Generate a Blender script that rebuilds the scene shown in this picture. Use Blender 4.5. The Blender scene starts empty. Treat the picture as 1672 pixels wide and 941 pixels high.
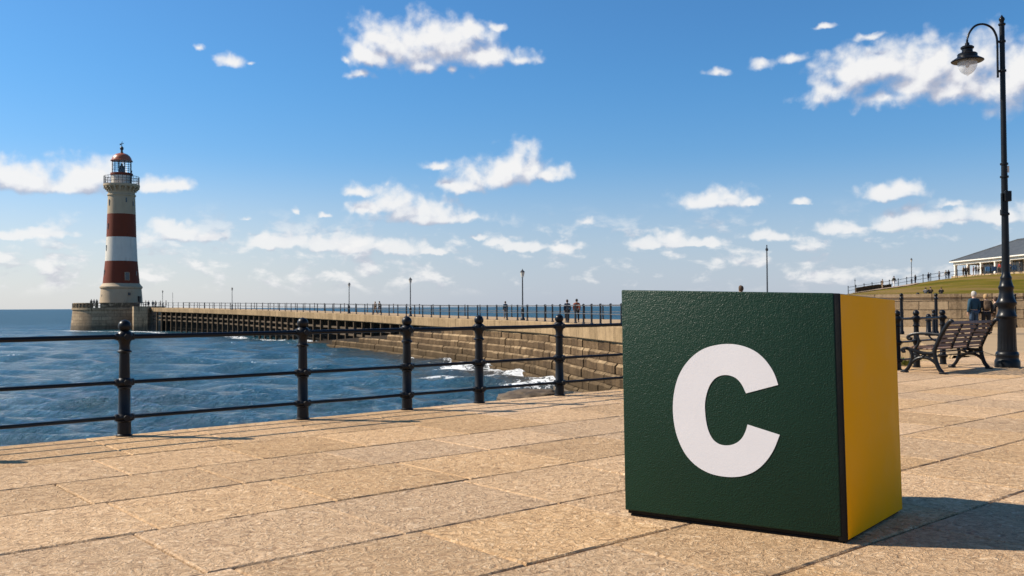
import bpy, bmesh, math, random
import numpy as np
from mathutils import Vector, Matrix, noise
random.seed(7); rng = np.random.default_rng(7)
PI = math.pi
scene = bpy.context.scene
COL = scene.collection
R_ = math.radians

# ------------------------------------------------------------------ camera
F, CX, CY, H = 1500.0, 836.0, 470.5, 1.08
PITCH, ROLL = math.atan(30.5 / 1500), -0.0053
ROT = Matrix.Rotation(PI / 2 + PITCH, 3, 'X') @ Matrix.Rotation(ROLL, 3, 'Z')
CAM = Vector((0, 0, H))
cd = bpy.data.cameras.new('camera'); cam = bpy.data.objects.new('camera', cd); COL.objects.link(cam)
cam.matrix_world = Matrix.Translation(CAM) @ ROT.to_4x4()
cd.sensor_width = 36; cd.lens = 36 * F / 1672; cd.clip_start = 0.05; cd.clip_end = 80000
cd.dof.use_dof = True; cd.dof.focus_distance = 4.6; cd.dof.aperture_fstop = 11.0
scene.camera = cam
SEA = -3.92

def ray(x, y): return ROT @ Vector(((x - CX) / F, -(y - CY) / F, -1))
def P(x, y, Y):                      # point on the ray of a photo pixel at distance Y ahead
    d = ray(x, y); return CAM + d * (Y / d.y)
def G(x, y, z=0.0):                  # point of a level plane seen at a photo pixel
    d = ray(x, y); return CAM + d * ((z - H) / d.z)
def zat(x, y, Y): return P(x, y, Y).z

# ------------------------------------------------------------------ objects
def obj(name, bm, m, parent=None, smooth=False, loc=None):
    if isinstance(bm, bmesh.types.BMesh):
        me = bpy.data.meshes.new(name); bm.normal_update(); bm.to_mesh(me); bm.free()
    else: me = bm
    for k in (m if isinstance(m, (list, tuple)) else [m]):
        if k is not None: me.materials.append(k)
    if smooth:
        me.polygons.foreach_set('use_smooth', [True] * len(me.polygons))
        if smooth != 'all':
            try: me.set_sharp_from_angle(angle=R_(38))
            except Exception: pass
    o = bpy.data.objects.new(name, me); COL.objects.link(o)
    if parent: o.parent = parent
    if loc is not None: o.location = loc
    return o
def tag(o, label=None, cat=None, group=None, kind=None):
    if label: o['label'] = label
    if cat: o['category'] = cat
    if group: o['group'] = group
    if kind: o['kind'] = kind
    return o
def thing(name, label, cat, loc=(0, 0, 0), rz=0, group=None):
    o = bpy.data.objects.new(name, None); COL.objects.link(o); o.empty_display_size = .1
    o.location = loc; o.rotation_euler = (0, 0, rz)
    return tag(o, label, cat, group)
def copy_tree(o, parent=None):
    c = o.copy(); COL.objects.link(c)
    if parent: c.parent = parent
    for ch in list(o.children): copy_tree(ch, c)
    return c
def structure(name, bm, m, smooth=False): return tag(obj(name, bm, m, smooth=smooth), kind='structure')

# ------------------------------------------------------------------ mesh helpers
def box(bm, c, s, rz=0, bev=0, mat=0):
    M = Matrix.Translation(c) @ Matrix.Rotation(rz, 4, 'Z') @ Matrix.Diagonal((s[0], s[1], s[2], 1))
    r = bmesh.ops.create_cube(bm, size=1, matrix=M)
    fs = list({f for v in r['verts'] for f in v.link_faces})
    for f in fs: f.material_index = mat
    if bev:
        es = list({e for v in r['verts'] for e in v.link_edges})
        bmesh.ops.bevel(bm, geom=es, offset=bev, segments=2, affect='EDGES', profile=.5)
def lathe(bm, prof, n=24, c=(0, 0, 0), flute=0, fl=(0, 0), sq=None):
    rings = []
    for r, z in prof:
        ring = []
        for k in range(n):
            a = 2 * PI * k / n; rr = max(r, 1e-4)
            if flute and fl[0] < z < fl[1]: rr *= 1 - flute * (k % 2)
            ring.append(bm.verts.new((c[0] + rr * math.cos(a), c[1] + rr * math.sin(a), c[2] + z)))
        rings.append(ring)
    for a, b in zip(rings, rings[1:]):
        for k in range(n): bm.faces.new((a[k], a[(k + 1) % n], b[(k + 1) % n], b[k]))
    bm.faces.new(rings[0][::-1]); bm.faces.new(rings[-1])
def catmull(pts, n=6):
    pts = [Vector(p) for p in pts]; out = []
    q = [2 * pts[0] - pts[1]] + pts + [2 * pts[-1] - pts[-2]]
    for i in range(1, len(q) - 2):
        for k in range(n):
            t = k / n; a, b, c, d = q[i - 1:i + 3]
            out.append(.5 * ((2 * b) + (c - a) * t + (2 * a - 5 * b + 4 * c - d) * t * t + (3 * b - a - 3 * c + d) * t ** 3))
    out.append(pts[-1]); return out
def tube(bm, pts, r, n=8, cap=True, flat=None, up=(0, 0, 1)):
    pts = [Vector(p) for p in pts]; rings = []
    for i, p in enumerate(pts):
        t = (pts[min(i + 1, len(pts) - 1)] - pts[max(i - 1, 0)]).normalized()
        u = Vector(up)
        if abs(t.dot(u)) > .97: u = Vector((1, 0, 0))
        s = t.cross(u).normalized(); w = s.cross(t)
        rr = r[i] if isinstance(r, (list, tuple)) else r
        rs, rw = (flat if flat else (rr, rr))
        rings.append([bm.verts.new(p + s * (rs * math.cos(2 * PI * k / n + PI / n)) + w * (rw * math.sin(2 * PI * k / n + PI / n))) for k in range(n)])
    for a, b in zip(rings, rings[1:]):
        for k in range(n): bm.faces.new((a[k], a[(k + 1) % n], b[(k + 1) % n], b[k]))
    if cap: bm.faces.new(rings[0][::-1]); bm.faces.new(rings[-1])
def ball(bm, c, r, seg=16, sc=(1, 1, 1)):
    bmesh.ops.create_uvsphere(bm, u_segments=seg, v_segments=seg // 2 + 2, radius=r, matrix=Matrix.Translation(c) @ Matrix.Diagonal((*sc, 1)))
def prism(bm, poly, z0, z1):
    lo = [bm.verts.new((p[0], p[1], z0)) for p in poly]; hi = [bm.verts.new((p[0], p[1], z1)) for p in poly]
    n = len(poly)
    for i in range(n): bm.faces.new((lo[i], lo[(i + 1) % n], hi[(i + 1) % n], hi[i]))
    bm.faces.new(hi); bm.faces.new(lo[::-1])
    bmesh.ops.recalc_face_normals(bm, faces=bm.faces)
def B(): return bmesh.new()

# ------------------------------------------------------------------ node helpers
class NT:
    def __init__(s, nt): s.nt = nt
    def n(s, t, **kw):
        nd = s.nt.nodes.new('ShaderNode' + t)
        for k, v in kw.items():
            if hasattr(nd, k) and k not in ('Scale',): setattr(nd, k, v)
            else: s.set(nd, k, v)
        return nd
    def set(s, nd, k, v):
        i = nd.inputs[int(k[1:])] if k[0] == 'i' and k[1:].isdigit() else nd.inputs[k]
        if isinstance(v, bpy.types.NodeSocket): s.nt.links.new(v, i)
        else: i.default_value = v
    def m(s, op, a, b=0.0, c=0.0, clamp=False):
        nd = s.n('Math', operation=op); nd.use_clamp = clamp
        for k, v in zip(('i0', 'i1', 'i2'), (a, b, c)): s.set(nd, k, v)
        return nd.outputs[0]
    def v(s, op, a, b=None, c=None):
        nd = s.n('VectorMath', operation=op); s.set(nd, 'i0', a)
        if b is not None: s.set(nd, 'i1', b)
        if c is not None: s.set(nd, 'i2', c)
        return nd.outputs['Value' if op in ('LENGTH', 'DOT_PRODUCT', 'DISTANCE') else 'Vector']
    def noise(s, vec, scale, detail=4, rough=.55, dist=0, out='Fac'):
        nd = s.n('TexNoise'); s.set(nd, 'Vector', vec); s.set(nd, 'Scale', scale); s.set(nd, 'Detail', detail)
        s.set(nd, 'Roughness', rough); s.set(nd, 'Distortion', dist); return nd.outputs[out]
    def voro(s, vec, scale, feature='F1', out='Distance', rnd=1):
        nd = s.n('TexVoronoi', feature=feature); s.set(nd, 'Vector', vec); s.set(nd, 'Scale', scale); s.set(nd, 'Randomness', rnd)
        return nd.outputs[out]
    def ramp(s, fac, *stops, interp='LINEAR'):
        nd = s.n('ValToRGB'); cr = nd.color_ramp; cr.interpolation = interp; s.set(nd, 'Fac', fac)
        while len(cr.elements) < len(stops): cr.elements.new(.5)
        for e, (p, c) in zip(cr.elements, stops):
            e.position = p; e.color = (*c, 1) if isinstance(c, tuple) else (c, c, c, 1)
        return nd.outputs['Color']
    def mix(s, f, a, b, mode='MIX'):
        nd = s.n('Mix', data_type='RGBA', blend_type=mode)
        s.set(nd, 'i0', f)
        for i, v in ((6, a), (7, b)):
            if isinstance(v, tuple) and len(v) == 3: v = (*v, 1)
            s.set(nd, f'i{i}', v)
        return nd.outputs[2]
    def sstep(s, x, a, b, lo=0.0, hi=1.0):
        nd = s.n('MapRange', interpolation_type='SMOOTHSTEP'); s.set(nd, 'i0', x)
        for k, v in zip(('i1', 'i2', 'i3', 'i4'), (a, b, lo, hi)): s.set(nd, k, v)
        return nd.outputs[0]
    def bump(s, h, strength, dist, normal=None):
        nd = s.n('Bump'); s.set(nd, 'Strength', strength); s.set(nd, 'Distance', dist); s.set(nd, 'Height', h)
        if normal is not None: s.set(nd, 'Normal', normal)
        return nd.outputs[0]
    def scale(s, a, k):
        nd = s.n('VectorMath', operation='SCALE'); s.set(nd, 'i0', a); nd.inputs['Scale'].default_value = k
        return nd.outputs['Vector']
    def obj_co(s): return s.n('TexCoord').outputs['Object']
    def gen_co(s): return s.n('TexCoord').outputs['Generated']
    def uv(s): return s.n('TexCoord').outputs['UV']
    def pos(s): return s.n('NewGeometry').outputs['Position']
def material(name, color=(.5, .5, .5), rough=.6, metal=0, spec=.5):
    m = bpy.data.materials.new(name); m.use_nodes = True
    b = m.node_tree.nodes['Principled BSDF']
    b.inputs['Base Color'].default_value = (*color, 1); b.inputs['Roughness'].default_value = rough
    b.inputs['Metallic'].default_value = metal; b.inputs['Specular IOR Level'].default_value = spec
    t = NT(m.node_tree); t.b = b; return m, t
def plug(t, **kw):
    for k, v in kw.items(): t.set(t.b, k.replace('_', ' '), v)

# ------------------------------------------------------------------ materials
def painted(name, col, rough, var=.12, scale=6, bump=.15, bs=60, chips=None):
    m, t = material(name, col, rough, spec=.15 if rough > .8 else .5); p = t.pos()
    n = t.noise(p, scale, 6, .6)
    c = t.mix(n, tuple(x * (1 - var) for x in col), tuple(min(1, x * (1 + var)) for x in col))
    if chips:
        c = t.mix(t.sstep(t.noise(p, chips[1], 6, .65), chips[2], chips[2] + .06), c, chips[0])
    plug(t, Base_Color=c, Normal=t.bump(t.noise(p, bs, 4), bump, .01))
    t.set(t.b, 'Roughness', t.sstep(n, .3, .7, rough * .8, min(1, rough * 1.25)))
    return m
M = {}
M['iron'] = painted('black_iron_paint', (.006, .0065, .008), .34, .3, 9, .07, 70, ((.03, .015, .009), 14, .72))
M['iron'].node_tree.nodes['Principled BSDF'].inputs['Specular IOR Level'].default_value = .22
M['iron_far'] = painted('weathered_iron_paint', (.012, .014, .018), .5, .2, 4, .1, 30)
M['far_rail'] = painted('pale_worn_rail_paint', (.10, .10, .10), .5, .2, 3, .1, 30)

def paving_mat():
    m, t = material('sandstone_paving', (.4, .3, .2), .75); p = t.pos()
    at = t.n('Attribute', attribute_name='slab').outputs['Fac']
    off = t.n('CombineXYZ', X=t.m('MULTIPLY', at, 37.0), Y=t.m('MULTIPLY', at, 91.0), Z=0.0).outputs[0]
    pp = t.v('ADD', p, off)
    warp = t.v('ADD', pp, t.scale(t.n('TexNoise', Vector=pp, Scale=9.0, Detail=3.0).outputs['Color'], .10))
    # swirly split-face flakes
    n1 = t.noise(warp, 20, 6, .62, 1.5)
    n2 = t.noise(pp, 4.5, 5, .6, .6)
    n3 = t.noise(warp, 60, 4, .6, 1.0)
    n0 = t.noise(p, .7, 4, .6)
    c = t.ramp(n1, (.27, (.15, .095, .055)), (.40, (.36, .228, .130)), (.51, (.535, .355, .205)), (.62, (.63, .44, .27)), (.74, (.84, .67, .48)))
    c = t.mix(t.sstep(n2, .3, .72, .0, .45), c, (.51, .34, .195))
    c = t.mix(t.sstep(n3, .56, .70, 0, .5), c, (.86, .73, .53))
    c = t.mix(t.sstep(n3, .42, .30, 0, .6), c, (.14, .08, .04))
    ns = t.noise(p, 1.15, 7, .68, .4)                      # old stains and trodden dirt
    c = t.mix(t.sstep(ns, .56, .70, 0, .42), c, (.25, .155, .085))
    hsv = t.n('HueSaturation'); t.set(hsv, 'Color', c)
    t.set(hsv, 'Value', t.m('MULTIPLY', t.sstep(at, 0, 1, .88, 1.08), t.sstep(n0, .25, .75, .92, 1.05)))
    t.set(hsv, 'Saturation', t.sstep(t.m('FRACT', t.m('MULTIPLY', at, 7.3)), 0, 1, .99, 1.12))
    h = t.m('ADD', t.m('MULTIPLY', n1, 1.0), t.m('ADD', t.m('MULTIPLY', n3, .35), t.m('MULTIPLY', n2, .6)))
    plug(t, Base_Color=hsv.outputs[0], Normal=t.bump(h, .9, .024), Roughness=.8, Specular_IOR_Level=.15)
    return m
M['paving'] = paving_mat()
M['joint'] = painted('sandy_joint', (.11, .075, .045), .95, .4, 30, .4, 120)

def block_mat(name, cols, bw, bh, mortar=.012, dark=(.06, .045, .03), wet=None, streak=.5, bump=.6):
    m, t = material(name, cols[0], .9, spec=.12); uv = t.uv(); p = t.pos()
    wv = t.v('ADD', uv, t.scale(t.n('TexNoise', Vector=p, Scale=1.7, Detail=3.0).outputs['Color'], .045))
    br = t.n('TexBrick', offset=.45, squash=1.0); t.set(br, 'Vector', wv)
    for k, v in (('Scale', 1.0), ('Brick Width', bw), ('Row Height', bh), ('Mortar Size', mortar), ('Mortar Smooth', .25), ('Bias', .1)): t.set(br, k, v)
    t.set(br, 'Color1', (*cols[0], 1)); t.set(br, 'Color2', (*cols[1], 1)); t.set(br, 'Mortar', (*dark, 1))
    n = t.noise(p, 2.2, 6, .65); n2 = t.noise(p, 14, 5, .6)
    c = t.mix(t.sstep(n, .35, .75, 0, .55), br.outputs['Color'], tuple(x * .55 for x in cols[1]))
    c = t.mix(t.sstep(n2, .4, .75, 0, .35), c, tuple(min(1, x * 1.35) for x in cols[0]))
    # vertical weather streaks
    sx = t.n('Mapping'); t.set(sx, 'Vector', uv); sx.inputs['Scale'].default_value = (1.6, .16, 1)
    st = t.noise(sx.outputs[0], 1.3, 5, .65)
    c = t.mix(t.sstep(st, .52, .72, 0, streak), c, tuple(x * .25 for x in cols[1]))
    if wet:
        z = t.n('SeparateXYZ'); t.set(z, 'i0', p)
        zz = t.m('ADD', z.outputs[2], t.m('MULTIPLY', t.noise(p, .8, 4), .8))
        w = t.sstep(zz, wet[0], wet[1], 1, 0)
        c = t.mix(t.m('MULTIPLY', w, .68), c, wet[2]); t.set(t.b, 'Roughness', t.sstep(w, 0, 1, .88, .62))
    h = t.m('ADD', t.m('MULTIPLY', br.outputs['Fac'], -1.0), t.m('MULTIPLY', n2, .6))
    plug(t, Base_Color=c, Normal=t.bump(h, bump, .05))
    return m
M['sea_wall'] = block_mat('stepped_sea_wall_stone', ((.155, .102, .054), (.050, .033, .018)), 1.35, .66, .07, wet=(-3.9, -2.4, (.050, .034, .020)), streak=.8)
def sea_block(name, lo, mid, hi):
    m, t = material(name, mid, .9, spec=.12); p = t.pos()
    at = t.n('Attribute', attribute_name='tone').outputs['Fac']
    c = t.ramp(at, (0.0, lo), (.5, mid), (1.0, hi))
    n = t.noise(p, 1.6, 6, .68); n2 = t.noise(p, 9, 5, .65)
    c = t.mix(t.sstep(n, .36, .70, 0, .65), c, tuple(x * .55 for x in lo)); c = t.mix(t.sstep(n2, .48, .72, 0, .45), c, tuple(x * 1.25 for x in hi))
    mp = t.n('Mapping'); t.set(mp, 'Vector', p); mp.inputs['Scale'].default_value = (1, 1, .10)
    c = t.mix(t.sstep(t.noise(mp.outputs[0], 1.5, 5, .65), .52, .68, 0, .7), c, tuple(x * .35 for x in lo))
    z = t.n('SeparateXYZ'); t.set(z, 'i0', p); zz = t.m('ADD', z.outputs[2], t.m('MULTIPLY', t.noise(p, .7, 5), 1.0))
    w = t.sstep(zz, -3.2, -1.5, 1, 0); c = t.mix(t.m('MULTIPLY', w, .75), c, (.052, .035, .017))
    plug(t, Base_Color=c, Normal=t.bump(t.m('ADD', n2, n), .7, .10)); return m
M['sea_block'] = sea_block('stepped_wall_blocks', (.066, .041, .022), (.122, .078, .041), (.20, .130, .070))
M['lit_edge'] = sea_block('lit_block_edges', (.12, .080, .044), (.24, .165, .092), (.38, .27, .155))  # paler chamfers: sunlit ledge tops painted into the dry, worn stone colour
M['core'] = painted('dark_wall_core', (.022, .015, .009), .9, .3, 2, .2, 10)
M['coping'] = block_mat('pier_coping_stone', ((.38, .265, .148), (.25, .172, .092)), 1.5, 3.0, .03, streak=.8, bump=.4)
M['retain'] = block_mat('retaining_wall_stone', ((.46, .335, .20), (.27, .19, .11)), 1.3, .42, .024, streak=.5)
M['caisson'] = block_mat('pier_head_stone', ((.40, .295, .18), (.24, .17, .105)), 2.4, .75, .03, wet=(-2.8, -1.6, (.05, .038, .025)), streak=.9)
M['deck'] = painted('pier_deck_stone', (.35, .245, .14), .85, .3, .6, .4, 9)
M['timber'] = painted('tarred_pier_timber', (.10, .072, .046), .85, .45, 1.2, .4, 12)
M['pile'] = painted('weathered_pile_timber', (.105, .072, .044), .85, .4, .9, .4, 12)
M['dark'] = painted('trestle_shade_black', (.010, .008, .006), .9, .3, 2, .2, 10)  # near-black colour stands in for the shade under the pier deck

def box_green():
    m, t = material('dark_green_leatherette', (.008, .045, .024), .42); p = t.obj_co()
    w = t.v('ADD', p, t.scale(t.n('TexNoise', Vector=p, Scale=40.0, Detail=2.0).outputs['Color'], .02))
    n = t.noise(w, 150, 4, .6, .8); v = t.voro(w, 170, 'SMOOTH_F1')
    c = t.mix(t.noise(p, 3, 4), (.0045, .022, .0112), (.006, .031, .016))
    c = t.mix(t.sstep(n, .58, .75, 0, .45), c, (.015, .042, .028))
    h = t.m('ADD', t.m('MULTIPLY', n, .7), v)
    plug(t, Base_Color=c, Normal=t.bump(h, .6, .0034), Specular_IOR_Level=.22)
    return m
M['green'] = box_green()
M['yellow'] = painted('yellow_gloss_board', (.96, .415, .001), .55, .05, 3, .06, 120)
M['yellow'].node_tree.nodes['Principled BSDF'].inputs['Specular IOR Level'].default_value = .07
M['black'] = painted('black_edge_binding', (.005, .005, .005), .5, .2, 8, .15, 120)
M['black'].node_tree.nodes['Principled BSDF'].inputs['Specular IOR Level'].default_value = .15
def letter_white():
    m, t = material('white_vinyl_letter', (.8, .79, .78), .5); p = t.obj_co()
    plug(t, Base_Color=t.mix(t.noise(p, 5, 5), (.64, .62, .62), (.71, .69, .69)), Normal=t.bump(t.noise(p, 130, 4, .6, .8), .25, .003)); return m
M['white'] = letter_white()

def lh_paint(name, col, stain, amt):
    m, t = material(name, col, .7, spec=.2); p = t.pos()
    mp = t.n('Mapping'); t.set(mp, 'Vector', p); mp.inputs['Scale'].default_value = (1, 1, .12)
    st = t.noise(mp.outputs[0], 1.0, 6, .65)
    pat = t.noise(p, .42, 5, .6)
    c = t.mix(t.noise(p, .8, 4), tuple(x * .88 for x in col), tuple(min(1, x * 1.08) for x in col))
    c = t.mix(t.sstep(st, .52, .78, 0, amt), c, stain)
    c = t.mix(t.sstep(pat, .66, .70, 0, amt + .2), c, tuple(x * .8 for x in stain))
    br = t.n('TexBrick'); t.set(br, 'Vector', t.uv())
    for k, v in (('Scale', 1.0), ('Brick Width', 1.5), ('Row Height', .55), ('Mortar Size', .015), ('Mortar Smooth', .4)): t.set(br, k, v)
    plug(t, Base_Color=c, Normal=t.bump(t.m('ADD', t.m('MULTIPLY', br.outputs['Fac'], -.6), t.m('MULTIPLY', pat, .5)), .35, .05)); return m
M['lh_red'] = lh_paint('lighthouse_red_paint', (.165, .034, .014), (.085, .026, .013), .7)
M['lh_white'] = lh_paint('lighthouse_white_paint', (.62, .565, .475), (.30, .22, .13), .7)
M['lh_stone'] = lh_paint('lighthouse_bare_stone', (.42, .32, .205), (.20, .14, .085), .55)
M['dome'] = painted('copper_red_dome', (.33, .09, .035), .32, .25, 1, .1, 6)
M['pane'] = material('dark_window_pane', (.03, .045, .06), .12)[0]
M['frame_pale'] = painted('pale_frame', (.55, .5, .42), .6)
def glass(name, col, rough=.02):
    m, t = material(name, col, rough); plug(t, Transmission_Weight=1.0, IOR=1.12, Roughness=rough); return m
M['glass'] = glass('lantern_glass', (.93, .96, .97))
M['globe'], _t = material('lamp_globe_glass', (.80, .82, .84), .12); plug(_t, Alpha=.42)
M['lens'] = material('lens_prism_glass', (.12, .15, .16), .15)[0]
M['slate'] = None
def slate_mat():
    m, t = material('grey_slate_roof', (.08, .09, .1), .6); uv = t.uv()
    br = t.n('TexBrick', offset=.5); t.set(br, 'Vector', uv)
    for k, v in (('Scale', 1.0), ('Brick Width', .6), ('Row Height', .45), ('Mortar Size', .03), ('Mortar Smooth', .2)): t.set(br, k, v)
    t.set(br, 'Color1', (.045, .050, .052, 1)); t.set(br, 'Color2', (.066, .072, .073, 1)); t.set(br, 'Mortar', (.035, .038, .042, 1))
    c = t.mix(t.sstep(t.noise(t.pos(), .6, 5), .35, .7, 0, .5), br.outputs['Color'], (.08, .084, .082))
    plug(t, Base_Color=c, Normal=t.bump(br.outputs['Fac'], .4, .03)); return m
M['slate'] = slate_mat()
M['cream'] = painted('cream_painted_timber', (.72, .67, .58), .55, .06, 1.5, .1, 12)
def grass_mat():
    m, t = material('hill_grass', (.1, .1, .02), .95, spec=.05); p = t.pos()
    mg = t.n('Mapping'); t.set(mg, 'Vector', p); mg.inputs['Scale'].default_value = (.5, 1.3, 1); n = t.noise(mg.outputs[0], .16, 6, .68, .6); n2 = t.noise(p, 1.6, 5, .7); n3 = t.noise(p, .045, 4, .6)
    c = t.ramp(n, (.3, (.064, .058, .004)), (.44, (.098, .080, .006)), (.54, (.135, .100, .011)), (.66, (.21, .135, .036)))
    c = t.mix(t.sstep(n2, .42, .7, 0, .55), c, (.080, .085, .008))
    c = t.mix(t.sstep(n3, .50, .62, 0, .7), c, (.21, .128, .055))
    plug(t, Base_Color=c, Normal=t.bump(t.m('ADD', n2, t.noise(p, 7, 4, .7)), .5, .12)); return m
M['grass'] = grass_mat()
M['path'] = painted('trodden_earth_path', (.30, .22, .15), .95, .25, .8, .4, 5)
M['weed'] = painted('wall_weed_leaf', (.12, .15, .02), .7, .4, 8, 0, 10)
def wood_mat():
    m, t = material('bench_hardwood', (.14, .07, .035), .55); p = t.obj_co()
    mp = t.n('Mapping'); t.set(mp, 'Vector', p); mp.inputs['Scale'].default_value = (1.2, 26, 26)
    n = t.noise(mp.outputs[0], 2.0, 6, .65, .6)
    plug(t, Base_Color=t.ramp(n, (.3, (.10, .050, .026)), (.52, (.22, .125, .068)), (.75, (.34, .215, .13))), Normal=t.bump(n, .3, .006)); return m
M['wood'] = wood_mat()
def rock_mat():
    m, t = material('wet_rock', (.1, .07, .045), .6, spec=.2); p = t.pos()
    n = t.noise(p, 1.6, 7, .65)
    plug(t, Base_Color=t.ramp(n, (.3, (.04, .028, .016)), (.55, (.12, .085, .05)), (.75, (.2, .15, .09))), Normal=t.bump(n, .6, .15)); return m
M['rock'] = rock_mat()

def sea_mat():
    m, t = material('sea_water', (.012, .040, .062), .08); p = t.pos()
    t.b.inputs['IOR'].default_value = 1.333
    mp = t.n('Mapping'); t.set(mp, 'Vector', p); mp.inputs['Scale'].default_value = (1, .7, 1); mp.inputs['Rotation'].default_value = (0, 0, .35)
    n = t.noise(mp.outputs[0], 2.1, 6, .66, .6); n2 = t.noise(mp.outputs[0], .30, 5, .6, .3)
    big = t.noise(p, .03, 4, .6)
    fo = t.n('Attribute', attribute_name='foam').outputs['Fac']
    silt = t.n('Attribute', attribute_name='silt').outputs['Fac']
    c = t.mix(t.sstep(big, .3, .7), (.012, .050, .074), (.018, .070, .096))
    c = t.mix(t.m('MULTIPLY', silt, .8), c, (.050, .046, .038))
    fn = t.noise(p, 1.7, 8, .74, .9)
    f = t.sstep(t.m('ADD', fo, t.m('MULTIPLY', t.m('SUBTRACT', fn, .5), 2.5)), .46, .70)
    c = t.mix(f, c, (.78, .80, .80))
    h = t.m('ADD', t.m('MULTIPLY', n, .55), t.m('MULTIPLY', n2, .9))
    plug(t, Base_Color=c, Normal=t.bump(h, .85, .75), Roughness=t.m('MAXIMUM', t.sstep(f, 0, 1, .10, .8), t.sstep(t.v('LENGTH', p), 50, 420, .10, .42))); return m
M['sea'] = sea_mat()
def cloth(name, col):
    m, t = material(name, col, .9); p = t.obj_co(); n = t.noise(p, 9, 4)
    plug(t, Base_Color=t.mix(n, tuple(x * .75 for x in col), tuple(min(1, x * 1.2) for x in col)), Normal=t.bump(n, .6, .03)); return m
CL = {k: cloth('cloth_' + k, c) for k, c in dict(navy=(.014, .026, .05), black=(.012, .012, .013), teal=(.012, .048, .075), jeans=(.028, .055, .095), brown=(.10, .062, .034),
      rust=(.22, .05, .022), tan=(.30, .22, .14), grey=(.12, .12, .125), red=(.32, .03, .02), white=(.6, .6, .58), olive=(.06, .055, .028)).items()}
M['skin'] = painted('skin', (.48, .29, .20), .55, .06, 20, 0, 50)
HAIR = {k: cloth('hair_' + k, c) for k, c in dict(grey=(.42, .38, .33), brown=(.07, .04, .022), dark=(.015, .011, .009), blond=(.38, .24, .11)).items()}
M['shoe'] = cloth('cloth_shoe', (.015, .013, .012))

# ------------------------------------------------------------------ world: sky and clouds
SUN_H = Vector((-.982, .19)).normalized(); SUN_EL = R_(40)
w = bpy.data.worlds.new('World'); scene.world = w; w.use_nodes = True
wt = NT(w.node_tree); w.node_tree.nodes.clear()
sky = wt.n('TexSky', sky_type='NISHITA'); sky.sun_disc = False
sky.sun_elevation = SUN_EL; sky.sun_rotation = math.atan2(SUN_H.x, SUN_H.y)
sky.altitude = 0; sky.air_density = 1.0; sky.dust_density = .6; sky.ozone_density = 2.0
SKY_S = .0865
def azel(x, y):
    d = ray(x, y).normalized(); return math.atan2(d.x, d.y), math.asin(d.z)
CLOUDS = [  # centre x, y, half width, half height in the photograph, turned into directions of the sky
 (640, 70, 62, 36), (690, 62, 78, 44), (725, 82, 80, 34), (765, 52, 40, 22), (790, 92, 70, 19), (845, 98, 38, 11), (810, 45, 24, 9), (600, 92, 34, 20),
 (566, 97, 14, 8), (588, 122, 24, 10), (612, 60, 26, 18), (690, 108, 26, 14), (738, 112, 16, 11),
 (1400, 120, 66, 42), (1440, 105, 64, 34), (1510, 105, 95, 46), (1600, 95, 90, 44), (1660, 120, 60, 52), (1360, 150, 50, 22), (1450, 160, 66, 20), (1560, 150, 80, 26), (1720, 90, 80, 50),
 (1490, 142, 70, 30), (1560, 125, 60, 30),
 (1240, 103, 28, 12), (1300, 94, 30, 12), (1172, 118, 24, 9), (1345, 42, 26, 6), (1420, 60, 30, 7),
 (374, 101, 28, 14), (326, 78, 13, 9), (410, 102, 9, 4),
 (20, 288, 50, 24), (60, 296, 60, 18), (125, 290, 50, 28), (160, 282, 40, 22), (100, 304, 80, 12), (255, 303, 45, 15), (290, 302, 36, 11), (-30, 285, 50, 28),
 (800, 285, 64, 26), (845, 268, 52, 28), (895, 282, 32, 13), (760, 298, 36, 16), (712, 271, 21, 7), (592, 310, 36, 10),
 (640, 328, 44, 21), (610, 336, 34, 12), (690, 344, 66, 17), (720, 354, 84, 13), (770, 352, 34, 10),
 (1165, 327, 62, 14), (1182, 320, 40, 15), (1222, 330, 26, 7), (1450, 315, 50, 13), (1474, 309, 30, 12), (1306, 328, 17, 5),
 (1378, 371, 46, 12), (1450, 362, 50, 16), (1490, 355, 52, 16), (1555, 355, 60, 15), (1630, 352, 56, 15), (1550, 335, 26, 7), (1700, 345, 50, 18),
 (1070, 394, 50, 11), (1090, 388, 30, 13), (1140, 395, 42, 8), (1262, 386, 48, 9), (1250, 381, 24, 9), (958, 361, 18, 7),
 (285, 380, 54, 16), (268, 374, 32, 14), (335, 386, 34, 9), (35, 381, 66, 9), (60, 377, 30, 8), (400, 355, 17, 6), (483, 345, 7, 6), (530, 351, 13, 5),
 (455, 394, 60, 13), (430, 389, 26, 10), (545, 398, 56, 14), (575, 391, 34, 12), (650, 403, 50, 14), (640, 396, 26, 11), (710, 411, 32, 7), (780, 385, 28, 6), (845, 402, 46, 9), (815, 396, 26, 8), (920, 402, 36, 7),
]
def field(p):
    d = None
    for i, (cx, cy, rx, ry) in enumerate(CLOUDS):
        k = 1.25 if cy < 200 else 2.2                     # how much flatter the base is than the top
        cy += ry * (.06 if cy < 200 else .34); ry *= 1.05 if cy < 200 else 1.45; rx *= 1.06
        a, e = azel(cx, cy); a2, _ = azel(cx + rx, cy); _, e2 = azel(cx, cy - ry)
        ia, ie = 1 / (a2 - a), 1 / (e2 - e)
        q = wt.v('MULTIPLY_ADD', p, (ia, ie, 0), (-a * ia, -e * ie, 0))
        q = wt.v('LENGTH', wt.v('MAXIMUM', q, wt.v('MULTIPLY', q, (-1, -k, 0))))
        if ry < (13.5 if cy < 200 else 9): q = wt.m('ADD', q, .30)
        d = q if d is None else wt.m('SMOOTH_MIN', d, q, .3)
    return wt.m('SUBTRACT', 1.0, d)
gen = wt.n('TexCoord').outputs['Generated']
dirv = wt.v('NORMALIZE', gen); sp = wt.n('SeparateXYZ'); wt.set(sp, 'i0', dirv)
az = wt.m('ARCTAN2', sp.outputs[0], sp.outputs[1]); el = wt.m('ARCSINE', sp.outputs[2])
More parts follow.
